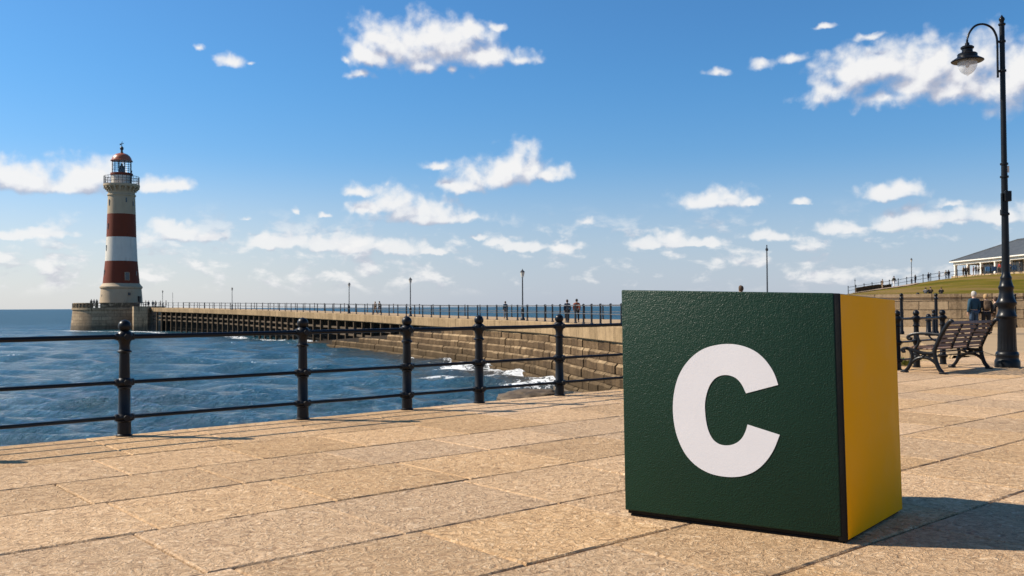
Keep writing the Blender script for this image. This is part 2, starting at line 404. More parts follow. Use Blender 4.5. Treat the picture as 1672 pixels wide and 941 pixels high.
base = wt.n('CombineXYZ'); wt.set(base, 'X', az); wt.set(base, 'Y', el)
base = base.outputs[0]
def density(p):
    def warp(p, sc, amp):
        wv = wt.n('TexNoise'); wt.set(wv, 'Vector', p); wt.set(wv, 'Scale', sc); wt.set(wv, 'Detail', 2.0); wt.set(wv, 'Roughness', .5)
        return wt.v('ADD', p, wt.scale(wt.v('SUBTRACT', wv.outputs['Color'], (.5, .5, .5)), amp))
    f = wt.m('MAXIMUM', field(warp(warp(p, 30, .011), 110, .007)), -1.2)
    n = wt.m('ADD', wt.m('MULTIPLY', wt.noise(p, 48, 8, .60, .3), .62), wt.m('MULTIPLY', wt.noise(p, 92, 5, .55, .2), .38)); n2 = wt.noise(p, 17, 3, .5)
    pw = warp(p, 60, .008); puff = wt.m('SUBTRACT', .40, wt.m('ADD', wt.m('MULTIPLY', wt.voro(pw, 42, 'SMOOTH_F1'), .6), wt.m('MULTIPLY', wt.voro(pw, 95, 'SMOOTH_F1'), .4)))
    f = wt.m('ADD', f, wt.m('MULTIPLY', puff, 1.5))
    return wt.m('ADD', f, wt.m('ADD', wt.m('MULTIPLY', wt.m('SUBTRACT', n, .44), 1.6), wt.m('MULTIPLY', wt.m('SUBTRACT', n2, .5), .7)))
d0 = density(base)
ls = wt.v('ADD', base, (-.008, .016, 0)); d1 = density(ls)
lowf = wt.sstep(el, .02, .16)                       # clouds low over the sea are thinner and softer
alpha = wt.m('MULTIPLY', wt.m('ADD', wt.m('MULTIPLY', wt.sstep(d0, -.30, .80), lowf), wt.m('MULTIPLY', wt.sstep(d0, -.12, .50), wt.m('SUBTRACT', 1.0, lowf))), wt.m('ADD', .80, wt.m('MULTIPLY', lowf, .20)))
lit = wt.m('ADD', .64, wt.m('MULTIPLY', wt.m('SUBTRACT', d0, d1), .80), clamp=True)
# far low banks of cloud over the sea, thinning upward
mpn = wt.n('Mapping'); wt.set(mpn, 'Vector', base); mpn.inputs['Scale'].default_value = (1, 1.9, 1)
bn = wt.noise(mpn.outputs[0], 27, 7, .56, .2); bn2 = wt.noise(mpn.outputs[0], 5, 3, .5)
mpo = wt.n('Mapping'); wt.set(mpo, 'Vector', base); mpo.inputs['Scale'].default_value = (1, 1.9, 1); mpo.inputs['Location'].default_value = (-.006, .022, 0)
bno = wt.noise(mpo.outputs[0], 27, 7, .56, .2)
band = wt.m('MULTIPLY', wt.sstep(el, .010, .030), wt.sstep(el, .115, .060))
bd = wt.m('ADD', wt.m('SUBTRACT', bn, .5), wt.m('MULTIPLY', wt.m('SUBTRACT', bn2, .5), .5))
ba = wt.m('MULTIPLY', wt.m('MULTIPLY', wt.sstep(bd, -.01, .19), band), .80)
blit = wt.m('ADD', .66, wt.m('MULTIPLY', wt.m('SUBTRACT', bn, bno), 3.0), clamp=True)
alpha_all = wt.m('SUBTRACT', wt.m('ADD', alpha, ba), wt.m('MULTIPLY', alpha, ba))
lit_all = wt.mix(wt.m('DIVIDE', alpha, wt.m('ADD', wt.m('ADD', alpha, ba), .002)), blit, lit)
ccol = wt.ramp(lit_all, (.05, (.46, .49, .60)), (.42, (.62, .63, .71)), (.72, (.86, .86, .89)), (1.0, (.98, .97, .96)))
# sky colour: Nishita, a little deeper overhead, paler air near the sea
hs = wt.n('HueSaturation'); wt.set(hs, 'Color', sky.outputs[0]); wt.set(hs, 'Saturation', 1.10)
air = wt.mix(wt.sstep(el, .0, .26), (.70, .78, .96), (.46, .82, 1.06))
skyc = wt.mix(1.0, hs.outputs[0], air, 'MULTIPLY')
skyc = wt.mix(wt.sstep(el, .17, .0, 0, .66), skyc, wt.mix(wt.sstep(az, .05, -.42), (4.1, 4.65, 5.75), (5.9, 6.0, 6.25)))
bg1 = wt.n('Background'); wt.set(bg1, 'Color', skyc); wt.set(bg1, 'Strength', SKY_S)
bg2 = wt.n('Background'); wt.set(bg2, 'Color', ccol); wt.set(bg2, 'Strength', .63)
mx = wt.n('MixShader'); wt.set(mx, 'i0', wt.m('MULTIPLY', alpha_all, .96)); wt.set(mx, 'i1', bg1.outputs[0]); wt.set(mx, 'i2', bg2.outputs[0])
out = wt.n('OutputWorld'); wt.nt.links.new(mx.outputs[0], out.inputs[0])
sl = bpy.data.lights.new('sun', 'SUN'); sl.energy = 5.0; sl.angle = R_(.53); sl.color = (1, .90, .76)
so = bpy.data.objects.new('sun', sl); COL.objects.link(so)
SD = Vector((SUN_H.x * math.cos(SUN_EL), SUN_H.y * math.cos(SUN_EL), math.sin(SUN_EL)))
so.rotation_euler = SD.to_track_quat('Z', 'Y').to_euler(); so.location = (0, 0, 40)
vs = scene.view_settings; vs.view_transform = 'Standard'; vs.look = 'None'; vs.exposure = .60; vs.gamma = 1
try: vs.use_curve_mapping = False
except Exception: pass
scene.cycles.max_bounces = 8; scene.cycles.transparent_max_bounces = 8
w.cycles.sampling_method = 'MANUAL'; w.cycles.sample_map_resolution = 512

# ------------------------------------------------------------------ ground plan
E1 = Vector((.757, .653, 0)).normalized(); E2 = Vector((E1.y, -E1.x, 0))     # along the quay, inland
Q0 = Vector((-3.30, 7.83, 0)) - E2 * .07                                          # a point of the quay edge
def Q(u, v, z=0): return Q0 + E1 * u + E2 * v + Vector((0, 0, z))
pier_ctrl = [(978, 53, 0), (880, 67, 0), (800, 77, .0), (720, 88, .05), (650, 100, .12), (570, 115, .30), (500, 130, .46), (430, 150, .67), (340, 178, .95), (246, 207, 1.30)]
pc = []
for x, d, z in pier_ctrl:
    p = P(x, 500, d); pc.append((p.x, p.y, z))
root = [(13.3, 31.0, 0), (11.7, 31.2, 0), (10.0, 32.6, 0), (8.2, 35.6, 0), (7.1, 40, 0), (6.35, 46, 0)]
CORNER = Q(16.9, 0)
near = catmull([tuple(CORNER), (11.4, 24.6, 0)] + root + pc, 6)              # near edge of inlet and pier
# arc length table
arc = [0.0]
for a, b in zip(near, near[1:]): arc.append(arc[-1] + (b - a).length)
LTOT = arc[-1]
def along(s):
    s = min(max(s, 0), LTOT - 1e-4)
    for i in range(len(arc) - 1):
        if arc[i + 1] >= s:
            f = (s - arc[i]) / (arc[i + 1] - arc[i]); p = near[i].lerp(near[i + 1], f); break
    t = (near[min(i + 2, len(near) - 1)] - near[max(i - 1, 0)]); t.z = 0; t.normalize()
    return p, t, Vector((-t.y, t.x, 0))                                        # point, tangent seaward, outward (left) normal
def s_at(px):                                                                   # arc length where the near edge passes a pixel column
    best = min(((abs(CX + F * (along(s)[0].x / along(s)[0].y) - px), s) for s in np.arange(20, LTOT, .4)), key=lambda k: k[0]); return best[1]
S_ROOT = s_at(1017)
def strip(profile_fn, s0, s1, ds, closed=False, ledges=()):
    """sweep a cross-section (offset outward, z) along the near edge; uv = (arc length, girth)"""
    bm = B(); uvl = bm.loops.layers.uv.new('UVMap'); prev = None
    n = max(2, int((s1 - s0) / ds))
    for k in range(n + 1):
        s = s0 + (s1 - s0) * k / n; p, t, nn = along(s); prof = profile_fn(s)
        ring = [bm.verts.new((p.x + nn.x * o, p.y + nn.y * o, p.z + z)) for o, z in prof]
        g = [0.0]
        for (a, b), (c, d) in zip(prof, prof[1:]): g.append(g[-1] + math.hypot(c - a, d - b))
        if prev:
            pr, ps, pg = prev
            for i in range(len(ring) - 1 + (1 if closed else 0)):
                j = (i + 1) % len(ring)
                try: f = bm.faces.new((pr[i], pr[j], ring[j], ring[i]))
                except ValueError: continue
                f.material_index = 1 if i in ledges else 0
                for lp, (uu, vv) in zip(f.loops, ((ps, -pg[i]), (ps, -pg[j] if j else -pg[-1] - .4), (s, -g[j] if j else -g[-1] - .4), (s, -g[i]))): lp[uvl].uv = (uu, vv)
        prev = (ring, s, g)
    if closed:
        bm.faces.new([v for v in bm.verts][:len(ring)]); bm.faces.new(ring[::-1])
    return bm

# sea: waves modelled on a fan of points that widens with distance
def sea_mesh():
    na, nr = 640, 980
    th = np.linspace(R_(-46), R_(36), na); r = 16 * np.exp(np.linspace(0, math.log(40000 / 16), nr))
    Rr, T = np.meshgrid(r, th, indexing='ij')
    X, Y = Rr * np.sin(T), Rr * np.cos(T)
    dr = np.gradient(r)[:, None] * np.ones((1, na)); da = Rr * (th[1] - th[0]); sp_ = np.maximum(dr, da)
    Z = np.zeros_like(X); DX = np.zeros_like(X); DY = np.zeros_like(X)
    for k in range(70):
        lam = .9 * (11 / .9) ** rng.random(); ang = rng.normal(-1.72, .45); kx, ky = 2 * PI / lam * math.cos(ang), 2 * PI / lam * math.sin(ang)
        amp = .0112 * lam ** .60 * (.6 + .8 * rng.random()); ph = rng.random() * 2 * PI
        fade = np.clip((lam / sp_ - 2.2) / 3, 0, 1)
        a = kx * X + ky * Y + ph
        Z += fade * amp * np.cos(a); s = np.sin(a) * amp * fade * 1.1
        DX -= math.cos(ang) * s; DY -= math.sin(ang) * s
    calm = np.clip((Rr - 18) / 20, .25, 1)
    # breakers: strokes of foam on the water
    foam = np.zeros_like(X); silt = np.zeros_like(X)
    def S(x, y): g = G(x, y, SEA); return (g.x, g.y)
    strokes = [([(690, 584), (722, 581), (745, 580)], 2.6, .70), ([(655, 574), (700, 580), (760, 590)], 1.6, .58), ([(735, 605), (760, 601), (800, 599), (840, 604), (862, 600)], 2.2, .72),
        ([(690, 620), (745, 618)], .9, .60), ([(745, 618), (800, 619), (850, 613), (900, 607)], 2.2, .74), ([(850, 630), (905, 628), (955, 618)], 2.0, .74), ([(800, 634), (850, 629), (905, 636)], 1.0, .58),
        ([(600, 568), (640, 572), (665, 574)], 1.8, .68), ([(780, 585), (800, 590)], 1.2, .6), ([(112, 540.5), (125, 541), (170, 541.6), (236, 541.6)], 2.4, .72), ([(0, 537.5), (60, 538), (118, 540)], 1.6, .46), ([(236, 542), (300, 546), (400, 553)], 1.6, .62), ([(400, 553), (470, 558)], 1.5, .62), ([(470, 558), (560, 565), (640, 573)], 1.6, .66),
        ([(640, 573), (700, 584), (760, 596), (840, 612), (900, 624), (960, 634)], 1.5, .60)]
    def dseg(a, b):
        ax, ay = a; bx, by = b; L2 = (bx - ax) ** 2 + (by - ay) ** 2
        t = np.clip(((X - ax) * (bx - ax) + (Y - ay) * (by - ay)) / L2, 0, 1)
        return np.hypot(X - ax - t * (bx - ax), Y - ay - t * (by - ay))
    for pts, wd, am in strokes:
        q = [S(*p) for p in pts]
        for a, b in zip(q, q[1:]):
            d = dseg(a, b) / wd; g = am * np.exp(-d * d); foam = np.maximum(foam, g)
            if am > .69 and pts[0][0] > 600: Z += .12 * np.exp(-(d * 1.5) ** 2)
    q = [S(*p) for p in ((640, 573), (760, 598), (850, 618), (960, 640), (1040, 660))]
    for a, b in zip(q, q[1:]): silt = np.maximum(silt, np.exp(-(dseg(a, b) / 3.6) ** 2))
    # scattered whitecaps on the highest crests
    crest = Z / (Z.std(axis=1, keepdims=True) + 1e-6)
    foam = np.maximum(foam, np.clip((crest - 2.0) * .5, 0, .42) * (Rr < 140))
    Z *= calm
    co = np.stack([X + DX, Y + DY, SEA + Z], -1).reshape(-1, 3).astype(np.float32)
    i = np.arange(nr - 1)[:, None] * na + np.arange(na - 1)[None, :]
    fc = np.stack([i, i + na, i + na + 1, i + 1], -1).reshape(-1, 4)[:, ::-1]
    me = bpy.data.meshes.new('sea'); me.vertices.add(len(co)); me.vertices.foreach_set('co', co.ravel())
    me.loops.add(fc.size); me.loops.foreach_set('vertex_index', fc.ravel().astype(np.int32))
    me.polygons.add(len(fc)); me.polygons.foreach_set('loop_start', np.arange(0, fc.size, 4, dtype=np.int32)); me.polygons.foreach_set('loop_total', np.full(len(fc), 4, np.int32))
    for nm, arr in (('foam', foam), ('silt', silt)):
        at = me.attributes.new(nm, 'FLOAT', 'POINT'); at.data.foreach_set('value', arr.ravel().astype(np.float32))
    me.update(calc_edges=True); me.validate()
    return me
structure('sea', sea_mesh(), M['sea'], smooth='all')

# promenade: bedding sheet with quay faces, and split-faced slabs laid in rows along the edge
land_near = [p for p, s in zip(near, arc) if s <= S_ROOT - 1]
pe, te, ne = along(S_ROOT - 1)
land = [Q(-40, 0), CORNER] + land_near[1:] + [pe, pe - ne * 11] + [Vector((14, 92, 0)), Vector((40, 130, 0)), Vector((130, 130, 0)), Vector((130, -60, 0)), Q(-40, 90)]
bm = B(); prism(bm, land, -6, -.016); structure('promenade_bed', bm, M['joint'])
def slabs():
    bm = B(); lay = bm.faces.layers.float.new('slab')
    rows = [(0, 1.16)]
    while rows[-1][1] < 34: rows.append((rows[-1][1], rows[-1][1] + random.choice((.78, .83, .88))))
    for ri, (v0, v1) in enumerate(rows):
        u = -16 + random.uniform(0, .9) if ri % 3 else -16 + .2 * random.random()
        while u < 62:
            L = random.uniform(.86, 1.02) if ri < 14 else random.uniform(.9, 1.2)
            c = Q(u + L / 2, (v0 + v1) / 2)
            if c.y > -2 and c.y < 46 and abs(c.x) < 6 + c.y * .9:
                g = .0045 if ri else .005; near_ = c.y < 11
                a0, a1, b0, b1 = u + g * random.uniform(.5, 1), u + L - g * random.uniform(.5, 1), v0 + g * random.uniform(.9, 1.6), v1 - g * random.uniform(.9, 1.6)
                if ri == 0: b0 = 0
                n = 14 if near_ else 1
                ring = []
                for (p, q, m_) in (((a0, b0), (a1, b0), n), ((a1, b0), (a1, b1), n), ((a1, b1), (a0, b1), n), ((a0, b1), (a0, b0), n)):
                    for k in range(m_): ring.append((p[0] + (q[0] - p[0]) * k / m_, p[1] + (q[1] - p[1]) * k / m_))
                cu, cv = (a0 + a1) / 2, (b0 + b1) / 2
                z0 = random.uniform(-.0018, .0018); sx, sy = random.uniform(-.002, .002), random.uniform(-.002, .002)
                top, mid, low = [], [], []
                for (x, y) in ring:
                    j = noise.noise((x * 23, y * 23, ri * 3.1)) * .0045 if near_ else 0
                    k_ = noise.noise((x * 41, y * 41, ri)) * .004 if near_ else 0
                    dx, dy = (cu - x), (cv - y); l = math.hypot(dx, dy); dx /= l; dy /= l
                    e = .006 + abs(j); z = z0 + sx * (x - cu) + sy * (y - cv)
                    top.append(bm.verts.new(Q(x + dx * (e + .004), y + dy * (e + .004), z)))
                    mid.append(bm.verts.new(Q(x + dx * max(0, j + k_), y + dy * max(0, j + k_), z - .006 - abs(k_))))
                    low.append(bm.verts.new(Q(x + dx * max(0, j + k_), y + dy * max(0, j + k_), -.02 if ri else -.3)))
                val = random.random(); N_ = len(ring); fs = [bm.faces.new(top)]
                for k in range(N_):
                    fs.append(bm.faces.new((mid[k], mid[(k + 1) % N_], top[(k + 1) % N_], top[k])))
                    fs.append(bm.faces.new((low[k], low[(k + 1) % N_], mid[(k + 1) % N_], mid[k])))
                for f in fs: f[lay] = val
            u += L
    bmesh.ops.recalc_face_normals(bm, faces=bm.faces)
    return bm
structure('promenade_paving', slabs(), M['paving'])
# level stone ground round the inlet, beyond the paved strip
esp = [CORNER] + land_near[1:] + [pe, pe - ne * 11, Vector((14, 92, 0)), Vector((40, 130, 0)), Vector((70, 75, 0)), Q(62, 0)]
bm = B(); fv = [bm.verts.new((p.x, p.y, -.008)) for p in esp]; bm.faces.new(fv); bmesh.ops.recalc_face_normals(bm, faces=bm.faces)
if bm.faces[:][0].normal.z < 0: bmesh.ops.reverse_faces(bm, faces=bm.faces)
bmesh.ops.triangulate(bm, faces=bm.faces); structure('esplanade', bm, M['deck'])

# wet shingle under the sea wall, a sand spit at the quay foot
def beach():
    bm = B(); prev = None
    for k in range(60):
        s = S_ROOT - 14 + (s_at(930) - S_ROOT + 14) * k / 59; p, t, n = along(s); wdt = 2.2 * (1 - k / 59) + .3
        ring = []
        for j in range(10):
            o = 1.5 + j * wdt / 9; zz = SEA + .45 * (1 - k / 59) - .95 * (j / 9) ** 1.2 + .14 * noise.noise((p.x * .5 + o, p.y * .5, o)) + .10 * (1 - k / 59)
            ring.append(bm.verts.new((p.x + n.x * o, p.y + n.y * o, zz)))
        if prev:
            for a, b, c, d in zip(prev, prev[1:], ring[1:], ring): bm.faces.new((a, b, c, d))
        prev = ring
    bmesh.ops.recalc_face_normals(bm, faces=bm.faces); return bm
structure('beach', beach(), M['rock'], smooth=True)
rk = G(868, 652, SEA); bm = B(); bmesh.ops.create_icosphere(bm, subdivisions=5, radius=1)
for v in bm.verts:
    f = 1 + .22 * noise.noise(v.co * 1.6) + .08 * noise.noise(v.co * 5); v.co = Vector((v.co.x * 1.75, v.co.y * 2.6, v.co.z * .55)) * f
tag(obj('rock', bm, M['rock'], smooth=True, loc=(rk.x, rk.y, SEA)), 'low rounded brown rock breaking the water just beyond the promenade edge', 'rock')

# ------------------------------------------------------------------ lettered cube
def cube():
    BM_ = Vector((1.502, 4.166, 0)); yaw = 2.573; La, Lb, Hb = 1.092, .82, 1.131
    a = Vector((math.cos(yaw), math.sin(yaw), 0)); b = Vector((math.cos(yaw - PI / 2 - .116), math.sin(yaw - PI / 2 - .116), 0))
    lean = Vector((-.0065, .045, 0)); dzl, dzr = .030, -.025
    root = thing('lettered_cube', 'big green and yellow box with a white letter C standing on the paving', 'display box', BM_)
    def W(u, v, h):                    # u along the lettered face, v into the depth, h upward (all 0..1)
        p = a * (u * La) + b * (v * Lb) + Vector((0, 0, h * (Hb + dzl * u + dzr * v))) + lean * h
        return p
    def slab(u0, u1, v0, v1, h0, h1, bev, m, name, par, seg=3):
        bm = B(); vs_ = [bm.verts.new(W(u, v, h)) for h in (h0, h1) for (u, v) in ((u0, v0), (u1, v0), (u1, v1), (u0, v1))]
        for f in ((0, 1, 2, 3), (4, 5, 6, 7), (0, 1, 5, 4), (1, 2, 6, 5), (2, 3, 7, 6), (3, 0, 4, 7)): bm.faces.new([vs_[i] for i in f])
        bmesh.ops.recalc_face_normals(bm, faces=bm.faces)
        bmesh.ops.bevel(bm, geom=bm.edges[:], offset=bev, segments=seg, profile=.5, affect='EDGES')
        return obj(name, bm, m, par, smooth=True)
    slab(.008, .998, .014, .988, .010, .990, .008, M['black'], 'core', root)
    fp = slab(.018, 1.004, -.004, .016, .026, 1.003, .007, M['green'], 'lettered_panel', root)
    slab(.010, 1.004, .020, 1.0, .984, 1.003, .008, M['green'], 'top_panel', root)
    slab(-.004, .012, .0165, 1.004, .014, .999, .004, M['yellow'], 'side_panel', root)
    slab(-.005, .0315, .000, .0155, .010, 1.002, .004, M['black'], 'edge_binding', root)
    slab(.012, .985, .02, .98, 0, .0095, .002, M['black'], 'base', root)
    # the letter: outline lifted from its place on the panel, 3 mm thick
    outer = [(570,370),(560,340),(545,312),(522,283),(492,260),(455,245),(415,239),(375,242),(335,253),(300,275),(270,308),(248,350),(236,400),(233,450),(238,500),(250,545),(272,590),(303,625),(343,650),(385,662),(430,665),(470,658),(505,640),(535,610),(557,575),(575,530)]
    inner = [(472,497),(465,520),(452,543),(432,558),(407,564),(382,560),(362,545),(348,520),(340,490),(336,455),(336,425),(342,395),(353,368),(370,348),(392,339),(415,340),(437,350),(454,370),(467,397)]
    o0, n_ = W(0, -.006, 0) + BM_, (W(1, 0, 0) - W(0, 0, 0)).cross(W(0, 0, 1)).normalized()
    if n_.y > 0: n_ = -n_
    def face(x, y):
        d = ray(980 + x / 1.961, 440 + y / 1.961); t = (o0 - CAM).dot(n_) / d.dot(n_); return CAM + d * t - BM_
    pts = [p for p in catmull([face(*p) for p in outer], 4)] + [p for p in catmull([face(*p) for p in inner], 4)]
    bm = B(); n = len(pts)
    front = [bm.verts.new(p + n_ * .0012) for p in pts]; back = [bm.verts.new(p - n_ * .004) for p in pts]
    bm.faces.new(front)
    for i in range(n): bm.faces.new((front[i], back[i], back[(i + 1) % n], front[(i + 1) % n]))
    bmesh.ops.recalc_face_normals(bm, faces=bm.faces)
    bmesh.ops.triangulate(bm, faces=[f for f in bm.faces if len(f.verts) > 4])
    obj('letter', bm, M['white'], fp)
cube()

# ------------------------------------------------------------------ promenade railing
def railing():
    posts = [(203, 712), (495, 685), (664, 669), (773, 657), (914, 646)]
    us = [(G(*p) - Q0).dot(E1) for p in posts]
    us = [us[0] - 3.35, us[0] - 1.70] + us + [us[-1] + 1.25, us[-1] + 2.5, us[-1] + 3.8, us[-1] + 5.1, us[-1] + 6.4]
    far_ = [G(*p) for p in ((1466, 604), (1497, 600), (1540, 595))]
    vv = {}
    for g in far_:
        us.append((g - Q0).dot(E1)); vv[us[-1]] = (g - Q0).dot(E2)
    V_ = lambda u: vv.get(u, .07)
    root = thing('promenade_railing', 'black cast iron railing with ball topped posts along the promenade edge', 'railing', Q(us[0], .07))
    base = Vector(root.location)
    prof = [(.066, 0), (.066, .012), (.056, .02), (.054, .118), (.066, .128), (.066, .134), (.058, .14), (.064, .146), (.068, .158), (.064, .172), (.056, .182), (.05, .19), (.047, .40),
            (.06, .412), (.06, .42), (.052, .426), (.064, .438), (.069, .455), (.064, .474), (.052, .486), (.045, .492), (.041, .70), (.058, .712), (.06, .72), (.046, .732), (.042, .77), (.05, .80), (.064, .822), (.069, .842), (.066, .862), (.05, .884), (.038, .892)]
    prof += [(.053 * math.cos(t), .932 + .053 * math.sin(t)) for t in [(-.75 + 1.45 * k / 9) * PI / 2 * 1.0 for k in range(10)]] + [(.008, .986), (.001, .987)]
    first = None
    for u in us:
        if first is None:
            bm = B(); lathe(bm, prof, 20)
            for z in (.158, .455, .842):
                box(bm, (0, 0, z), (.158, .062, .062), math.atan2(E1.y, E1.x), .012)
                tube(bm, [Vector((0, 0, z)) - E2 * .078, Vector((0, 0, z)) + E2 * .078], .026, 8)
            o = first = obj('post', bm, M['iron'], root, smooth=True)
        else:
            o = first.copy(); COL.objects.link(o); o.parent = root
        o.location = Q(u, V_(u), .0) - base; o.rotation_euler = (0, 0, random.uniform(-.02, .02))
    for z, r in ((.158, .0165), (.455, .0165), (.842, .021)):
        bm = B()
        for u0, u1 in zip(us, us[1:]):
            sag = random.uniform(0, .004)
            tube(bm, [Q(u0 + .05, V_(u0), z) - base, Q((u0 + u1) / 2, (V_(u0) + V_(u1)) / 2, z - sag) - base, Q(u1 - .05, V_(u1), z) - base], r, 10)
        obj('rail', bm, M['iron'], root, smooth=True)
railing()

# ------------------------------------------------------------------ pier
S_TR0, S_TR1 = s_at(752), LTOT
def pier():
    root = thing('stone_pier', 'long curving stone and timber pier running out to the lighthouse', 'pier', near[-1])
    base = Vector(root.location)
    def add(name, bm, m, smooth=False):
        for v in bm.verts: v.co -= base
        return obj(name, bm, m, root, smooth=smooth)
    W_ = lambda s: 10.5 - 4.0 * min(1, max(0, (s - S_ROOT) / 60))
    add('deck', strip(lambda s: [(.16, -.012), (-W_(s), -.012), (-W_(s), -.9), (.16, -.9)], S_ROOT - 1.2, LTOT, 2.0, True), M['deck'])
    bmc = strip(lambda s: [(-.55, .0), (.30, .0), (.33, -.05), (.30, -.82), (-.1, -.84)], .4, LTOT, 1.2); add('coping', bmc, M['coping'])
    zt = lambda s: -.82 if s < S_TR0 else -.82 - (s - S_TR0) / (s_at(480) - S_TR0) * 3.3 - along(s)[0].z
    def wall(s):
        t = zt(s); pr = []
        for (o, z) in [(.02, -.83), (.04, -1.42), (.12, -1.46), (.18, -2.06), (.32, -2.10), (.40, -2.70), (.54, -2.74), (.62, -3.4), (1.0, -6)]:
            pr.append((o, min(z, t)))
        return [(-2.2, min(-.83, t))] + pr
    add('wall_core', strip(wall, .6, s_at(478), 1.0), M['core'])
    bm = B(); lay = bm.faces.layers.float.new('tone')
    courses = [(-.84, -1.40, .15), (-1.40, -1.94, .32), (-1.94, -2.50, .50), (-2.50, -3.08, .70), (-3.08, -3.66, .92), (-3.66, -5.4, 1.16)]
    s1 = s_at(478)
    for ci, (zt_, zb_, off) in enumerate(courses):
        s = .5 + random.random()
        while s < s1:
            L = random.uniform(.9, 1.9) * (1 if s < 60 else 1.5); sm = s + L / 2
            if zt_ <= zt(sm) + .25 and sm < s1:
                o = off + random.uniform(-.05, .05); tone = random.random(); g = .022; zt2 = zt_ - .012 + random.uniform(-.015, .015); ch = random.uniform(.10, .17)
                prof = [(o + (.0 if ci < 5 else .35), zb_ + .01), (o, zt2 - ch), (o - ch * random.uniform(.7, 1.2), zt2), (o - .62, zt2)]
                ends = []
                for se in (s + g, s + L - g):
                    p, t, n = along(se); ends.append([bm.verts.new((p.x + n.x * a, p.y + n.y * a, p.z * .0 + z)) for a, z in prof])
                A_, B_ = ends
                for j in range(3):
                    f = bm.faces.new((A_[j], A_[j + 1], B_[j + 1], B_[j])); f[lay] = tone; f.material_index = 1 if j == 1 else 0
                for e_ in (A_, B_):
                    f = bm.faces.new(e_); f[lay] = tone
            s += L
    bmesh.ops.recalc_face_normals(bm, faces=bm.faces)
    add('sea_wall', bm, [M['sea_block'], M['lit_edge']])
    add('shade_backing', strip(lambda s: [(-2.4, -.7), (-2.4, -7)], S_TR0 - 4, LTOT, 3), M['dark'])  # added black sheet that paints the dark void behind the piles
    add('far_wall', strip(lambda s: [(-W_(s) + .3, -.5), (-W_(s), -6)], S_ROOT - 1, LTOT, 3), M['sea_wall'])
    # piles and walings of the timber trestle
    s = S_TR0 - 8; first = None
    while s < LTOT - 1.5:
        p, t, n = along(s); L = 6.6
        bm = B(); box(bm, (0, 0, -.86 - L / 2), (.24, .34, L), math.atan2(t.y, t.x), .03)
        if s > S_TR0 + 20: pass
        if first is None:
            first = obj('pile', bm, M['pile'], root); o = first
        else:
            bm.free(); o = first.copy(); COL.objects.link(o); o.parent = root
        o.location = p - base + n * (-.02); o.rotation_euler = (random.uniform(-.008, .008), random.uniform(-.008, .008), math.atan2(t.y, t.x) - PIL0 if PIL0 is not None else 0)
        s += 3.2 + random.uniform(-.12, .12)
    for dz in (-1.82, -2.62):
        add('waling', strip(lambda s: [(-.30, dz + .13), (-.02 - .14, dz + .13), (-.16, dz - .13), (-.30, dz - .13)], s_at(640), LTOT - 1, 2.4, True), M['timber'])
    s = S_TR0 + 6
    bm0 = B(); tube(bm0, [(0, -.2, -3.4), (0, -2.2, -1.0)], .11, 6); fb = None
    return root
p_, t_, n_ = along(S_TR0 - 8); PIL0 = math.atan2(t_.y, t_.x)
PIER = pier()

def pier_railing(name, label, off, s0, s1, gap, m_post, m_rail):
    p0 = along(s0)[0]; root = thing(name, label, 'railing', p0); base = Vector(root.location); first = None; s = s0; line = []
    while s < s1:
        p, t, n = along(s); o_ = off(s) if callable(off) else off
        if first is None:
            bm = B(); lathe(bm, [(.10, 0), (.10, .06), (.062, .10), (.058, 1.10), (.078, 1.12), (.078, 1.20), (.03, 1.24)], 8)
            o = first = obj('post', bm, m_post, root)
        else: o = first.copy(); COL.objects.link(o); o.parent = root
        o.location = p + n * o_ - base; line.append(p + n * o_ - base); s += gap * min(1, .58 + .42 * max(0, p.y - 62) / 60) * random.uniform(.94, 1.06)
    for z, r in ((1.14, .032), (.62, .028)):
        bm = B(); tube(bm, [q + Vector((0, 0, z)) for q in line], r, 6); obj('rail', bm, m_rail, root)
S_RAIL0 = s_at(1060)
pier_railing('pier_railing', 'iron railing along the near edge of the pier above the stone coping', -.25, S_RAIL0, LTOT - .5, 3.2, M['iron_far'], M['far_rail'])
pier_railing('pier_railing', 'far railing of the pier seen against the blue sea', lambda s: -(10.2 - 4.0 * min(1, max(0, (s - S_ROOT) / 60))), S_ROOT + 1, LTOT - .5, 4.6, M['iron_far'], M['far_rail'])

# ------------------------------------------------------------------ lamps
def victorian_lamp(px, py_top, Y, label, group='small lamps along the pier', z0=None):
    p = P(px, py_top, Y); zb = z0; h = p.z - zb
    root = thing('street_lamp', label, 'street lamp', (p.x, p.y, zb), 0, group)
    k = h / 4.2
    bm = B(); lathe(bm, [(.19, 0), (.19, .12), (.13, .2), (.12, .85), (.14, .9), (.075, 1.0), (.055, 1.2), (.045, h - .75 * k), (.08, h - .72 * k), (.03, h - .68 * k)], 10); obj('pole', bm, M['iron_far'], root, smooth=True)
    bm = B(); lathe(bm, [(.10, h - .66 * k), (.17, h - .30 * k), (.02, h - .29 * k)], 6); obj('lantern', bm, M['frame_pale'], root)
    bm = B(); lathe(bm, [(.20, h - .285 * k), (.19, h - .26 * k), (.08, h - .13 * k), (.03, h - .1 * k), (.035, h - .05 * k), (.004, h)], 8); obj('lamp_cap', bm, M['iron_far'], root)
def pier_z(px): return along(s_at(px))[0].z
for px, top, Y, lb in ((853, 439, 73, 'iron pier lamp nearest the promenade beside a lone walker'), (670, 452.5, 97.5, 'iron pier lamp in the middle of the pier, right of a strolling couple'),
                       (570, 461, 117, 'iron pier lamp left of the strolling couple'), (379, 469, 166, 'small distant pier lamp between the lighthouse and the middle of the pier'),
                       (265.5, 474, 203, 'tiny pier lamp just right of the lighthouse')):
    z = along(min((abs(along(s)[0].y - Y), s) for s in np.arange(40, LTOT, .5))[1])[0].z
    victorian_lamp(px, top, Y, lb, z0=z)
